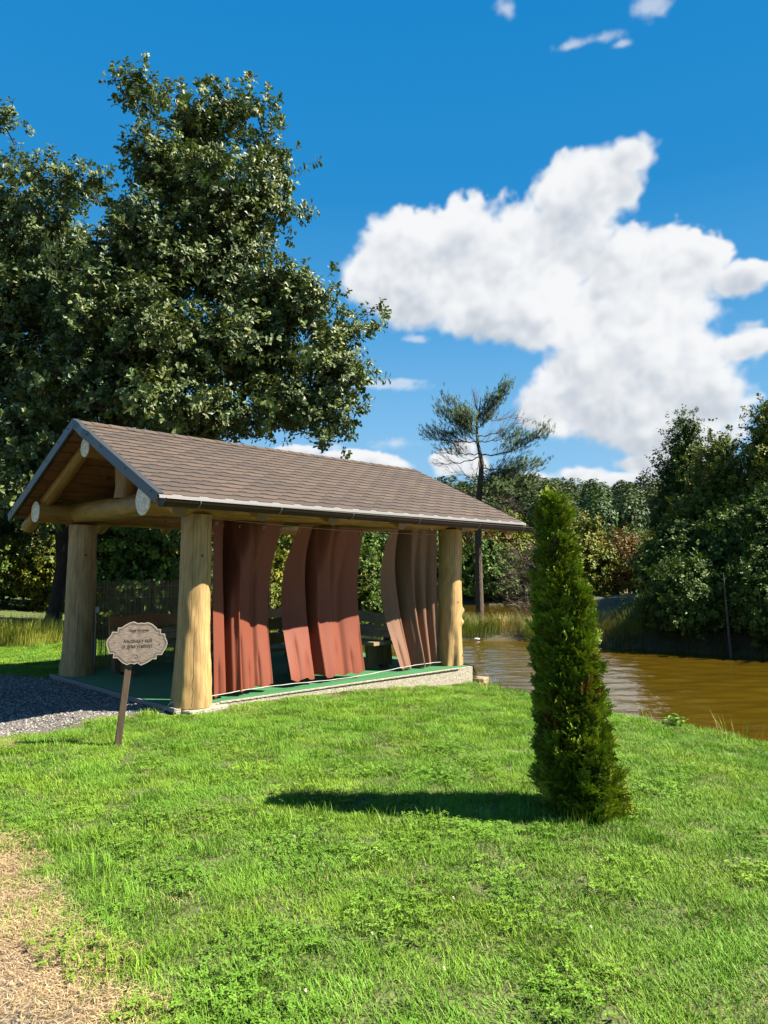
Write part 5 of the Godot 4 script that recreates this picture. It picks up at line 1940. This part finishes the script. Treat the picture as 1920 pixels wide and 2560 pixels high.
func clump(called: String, label: String, at: Vector3, r: float, count: int, lo: float, hi: float, cols: Array, wide := 0.006, bend := 0.6, group := "") -> void:
	var mb := MB.new()
	for i in count:
		var a := rf(0, TAU)
		var d := Vector3(cos(a), 0, sin(a)) * r * sqrt(rng.randf())
		var h := rf(lo, hi)
		mb.col = cols[rng.randi() % cols.size()] * rf(0.75, 1.2)
		var x := at.x + d.x
		var z := at.z + d.z
		blade(mb, Vector3(d.x, ground(x, z) - at.y - 0.02, d.z), h, d.normalized() * h * rf(0.1, bend) + Vector3(rf(-0.2, 0.2), 0, rf(-0.2, 0.2)) * h, wide * rf(0.7, 1.3))
	var o := part(called, mb, M.grass_blade, self)
	o.position = at
	tag(o, label, "grass", group)
	stuff(o)

func build_edges() -> void:
	rng.seed = 1101
	var lush := [lin(0.10, 0.19, 0.03), lin(0.13, 0.22, 0.035), lin(0.15, 0.22, 0.04)]
	var sedge := [lin(0.13, 0.17, 0.035), lin(0.20, 0.20, 0.05), lin(0.08, 0.13, 0.03)]
	var tan_ := [lin(0.38, 0.28, 0.13), lin(0.30, 0.23, 0.10), lin(0.24, 0.20, 0.07), lin(0.16, 0.18, 0.05)]
	clump("tall_grass", "longer grass ringing the foot of the thuja", Vector3(1.38, ground(1.38, -4.98), -4.98), 0.40, 480, 0.05, 0.16, lush, 0.004, 0.5)
	clump("tall_grass", "long sunlit grass clump at the left picture edge under the oak", Vector3(-7.75, ground(-7.75, -15.4), -15.4), 0.85, 2000, 0.25, 0.62, [lin(0.17, 0.24, 0.03), lin(0.22, 0.26, 0.04), lin(0.28, 0.24, 0.06)], 0.009)
	clump("tall_grass", "bright grass mound behind the bench by the pond side", Vector3(-1.3, ground(-1.3, -23.6), -23.6), 1.5, 2400, 0.4, 0.95, [lin(0.16, 0.22, 0.03), lin(0.22, 0.24, 0.04)], 0.012)
	# rank grass along the spit, mixed green and straw
	for d in [[0.8, 0.7, 0, "green rushes at the near end of the spit beside the right column"], [2.0, 0.8, 1, "rushes on the spit between right column and pine"], [3.1, 0.8, 1, "rushes before the pine's foot"], [4.2, 0.9, 2, "straw coloured grass on the spit right of the pine"], [5.2, 0.8, 1, "rushes on the spit beside the thuja"], [2.6, 0.7, 2, "pale grass behind the pine's foot"], [6.3, 0.9, 2, "dry grass on the spit behind the thuja"], [-0.6, 0.8, 0, "green rushes hidden beside the pale curtain"], [7.6, 0.9, 1, "dark rushes on the bank right of the thuja"]]:
		var zz := -22.95 if d[0] < 4.0 else (-22.4 if d[0] < 6.0 else -20.9)
		zz -= 0.8 if d[2] == 1 else 1.6
		var cc: Array = lush if d[2] == 0 else (sedge if d[2] == 1 else tan_)
		clump("rushes", d[3], Vector3(d[0], ground(d[0], zz), zz), d[1], 1500, 0.2, 0.58, cc, 0.010, 0.55, "rushes along the spit")
	for d in [[6.6, -21.3, 2, "dry grass hanging on the dark bank at the left end of the grove"], [7.6, -20.6, 1, "dark grass on the steep bank below the slim bush"], [8.7, -19.9, 1, "dark grass on the steep bank left of the dead sapling"], [9.8, -19.2, 1, "dark grass on the steep bank right of the dead sapling"], [11.0, -18.5, 1, "dark grass hanging over the water near the right picture edge"], [12.4, -17.6, 1, "dark grass at the water by the right picture edge"], [7.4, -22.0, 2, "tan grass on top of the bank beside the slim bush"], [8.9, -21.0, 1, "rank grass on top of the dark bank under the grove"]]:
		clump("bank_grass", d[3], Vector3(d[0], ground(d[0], d[1]), d[1]), 1.05, 1300, 0.10, 0.34, [lin(0.11, 0.12, 0.035), lin(0.14, 0.12, 0.045), lin(0.08, 0.09, 0.03)] if d[2] == 1 else tan_, 0.011, 1.3, "rank grass on the right bank")
	# stray stems at the lawn's edge above the water
	for d in [[1.75, -11.2, "thin grass stems at the bank beside the slab corner"], [3.35, -8.85, "weeds on the lip of the lawn above the brown water"], [3.95, -8.0, "weeds on the lip of the lawn near the right picture edge"], [2.75, -9.7, "few stems at the bank just right of the thuja"]]:
		clump("weeds", d[2], Vector3(d[0], ground(d[0], d[1]), d[1]), 0.28, 46, 0.08, 0.34, lush + tan_, 0.006, 0.7, "weeds along the bank")
	# leafy weed on the bank
	rng.seed = 1110
	var wb := MB.new()
	for i in 26:
		var a := rf(0, TAU)
		var out := Vector3(cos(a), rf(0.1, 0.9), sin(a)).normalized()
		var s := out.cross(Vector3.UP).normalized()
		wb.col = lin(0.10, 0.20, 0.03) * rf(0.8, 1.3)
		leaf_flat(wb, Vector3(rf(-0.12, 0.12), rf(0.0, 0.1), rf(-0.08, 0.08)), out, s, s.cross(out), rf(0.06, 0.11), 0.05, false)
	var o := part("leafy_weed", wb, M.leaf, self)
	o.position = Vector3(3.5, ground(3.5, -8.72), -8.72)
	tag(o, "broad leaved green weed on the bank above the brown water", "plant")
	# two thin pegs at the water right of the thuja
	wb = MB.new()
	tube(wb, [Vector3(0, -0.4, 0), Vector3(0.005, 0.16, 0)], [0.013, 0.011], 8)
	o = part("peg", wb, M.stake, self)
	o.position = Vector3(2.98, -0.30, -9.55)
	tag(o, "short dark peg in the bank just right of the thuja", "peg")
	# pale stone by the spit
	wb = MB.new()
	var sm := SphereMesh.new()
	sm.radial_segments = 12
	sm.rings = 6
	sm.radius = 0.5
	sm.height = 1.0
	var arr := sm.get_mesh_arrays()
	n1.seed = 3
	n1.frequency = 1.5
	for v in arr[Mesh.ARRAY_VERTEX]:
		wb.p(v * Vector3(0.20, 0.07, 0.12) * (1.0 + 0.35 * n1.get_noise_3dv(v * 2.0)))
	for k in arr[Mesh.ARRAY_INDEX]:
		wb.ix.append(k)
	wb.smooth()
	o = part("stone", wb, M.white, self)
	o.position = Vector3(2.95, WATER + 0.05, -22.85)
	tag(o, "pale flat stone at the waterline below the rushes", "stone")
	# clover blossoms
	rng.seed = 1120
	var fb := MB.new()
	for i in 40:
		var d := Vector3(rng.randfn(), rng.randfn(), rng.randfn()).normalized()
		var b := frame_of(d)
		fb.col = lin(0.62, 0.58, 0.52)
		fb.tri(d * 0.004 - b.x * 0.0022, d * 0.004 + b.x * 0.0022, d * 0.011)
	fb.col = lin(0.10, 0.17, 0.03)
	cone(fb, Vector3(0, -0.05, 0), Vector3(0, -0.003, 0), 0.0012, 0.001, 3)
	var fm := fb.mesh()
	for d in [[-0.55, -4.55, "white clover blossom in the lawn midway between straw and thuja shadow"], [-0.05, -3.35, "white clover blossom in the near lawn left of the picture's middle"], [0.25, -3.05, "white clover blossom near the bottom right of the picture's middle"], [0.95, -3.4, "rightmost white clover blossom in the near lawn"], [0.35, -3.7, "white clover blossom below the thuja shadow"], [-0.3, -2.9, "lowest white clover blossom, near the bottom edge"]]:
		o = part("clover_blossom", fm, M.grass_blade, self)
		o.position = Vector3(d[0], ground(d[0], d[1]) + 0.055, d[1])
		o.scale = Vector3.ONE * 0.7
		tag(o, d[2], "flower", "white clover blossoms in the lawn")

func _ready() -> void:
	var cam := Camera3D.new()
	cam.name = "camera"
	cam.position = Vector3(0, EYE, 0)
	cam.rotation = Vector3(deg_to_rad(4.34), 0, deg_to_rad(0.1))
	cam.fov = 71.3
	cam.near = 0.05
	cam.far = 3000.0
	add_child(cam)
	cam.current = true
	var expo := 4.0
	var env := Environment.new()
	env.background_mode = Environment.BG_SKY
	var sky := Sky.new()
	var pano := PanoramaSkyMaterial.new()
	pano.panorama = ImageTexture.create_from_image(sky_image(1.0 / expo))
	sky.sky_material = pano
	env.sky = sky
	env.tonemap_mode = Environment.TONE_MAPPER_LINEAR
	env.tonemap_exposure = expo
	env.sdfgi_enabled = true
	env.ssao_enabled = true
	env.ssil_enabled = true
	var we := WorldEnvironment.new()
	we.name = "world_environment"
	we.environment = env
	add_child(we)
	var sun := DirectionalLight3D.new()
	sun.name = "sun"
	sun.light_energy = 1.6
	sun.light_color = Color(1.0, 0.955, 0.87)
	sun.light_angular_distance = 0.5
	sun.shadow_enabled = true
	add_child(sun)
	var el := deg_to_rad(48.0)
	var to_sun := Vector3(0.996 * cos(el), sin(el), 0.09 * cos(el))
	sun.look_at_from_position(to_sun * 50.0, Vector3.ZERO)
	bump.seed = 21
	bump.frequency = 1.0
	bump.fractal_octaves = 2
	rng.seed = 1
	n1.fractal_octaves = 2
	make_materials()
	build_ground()
	n1.fractal_octaves = 2
	build_pavilion()
	build_curtains()
	build_inside()
	build_sign()
	build_thuja()
	build_oaks()
	build_pine()
	build_woods()
	build_edges()
	build_lawn()
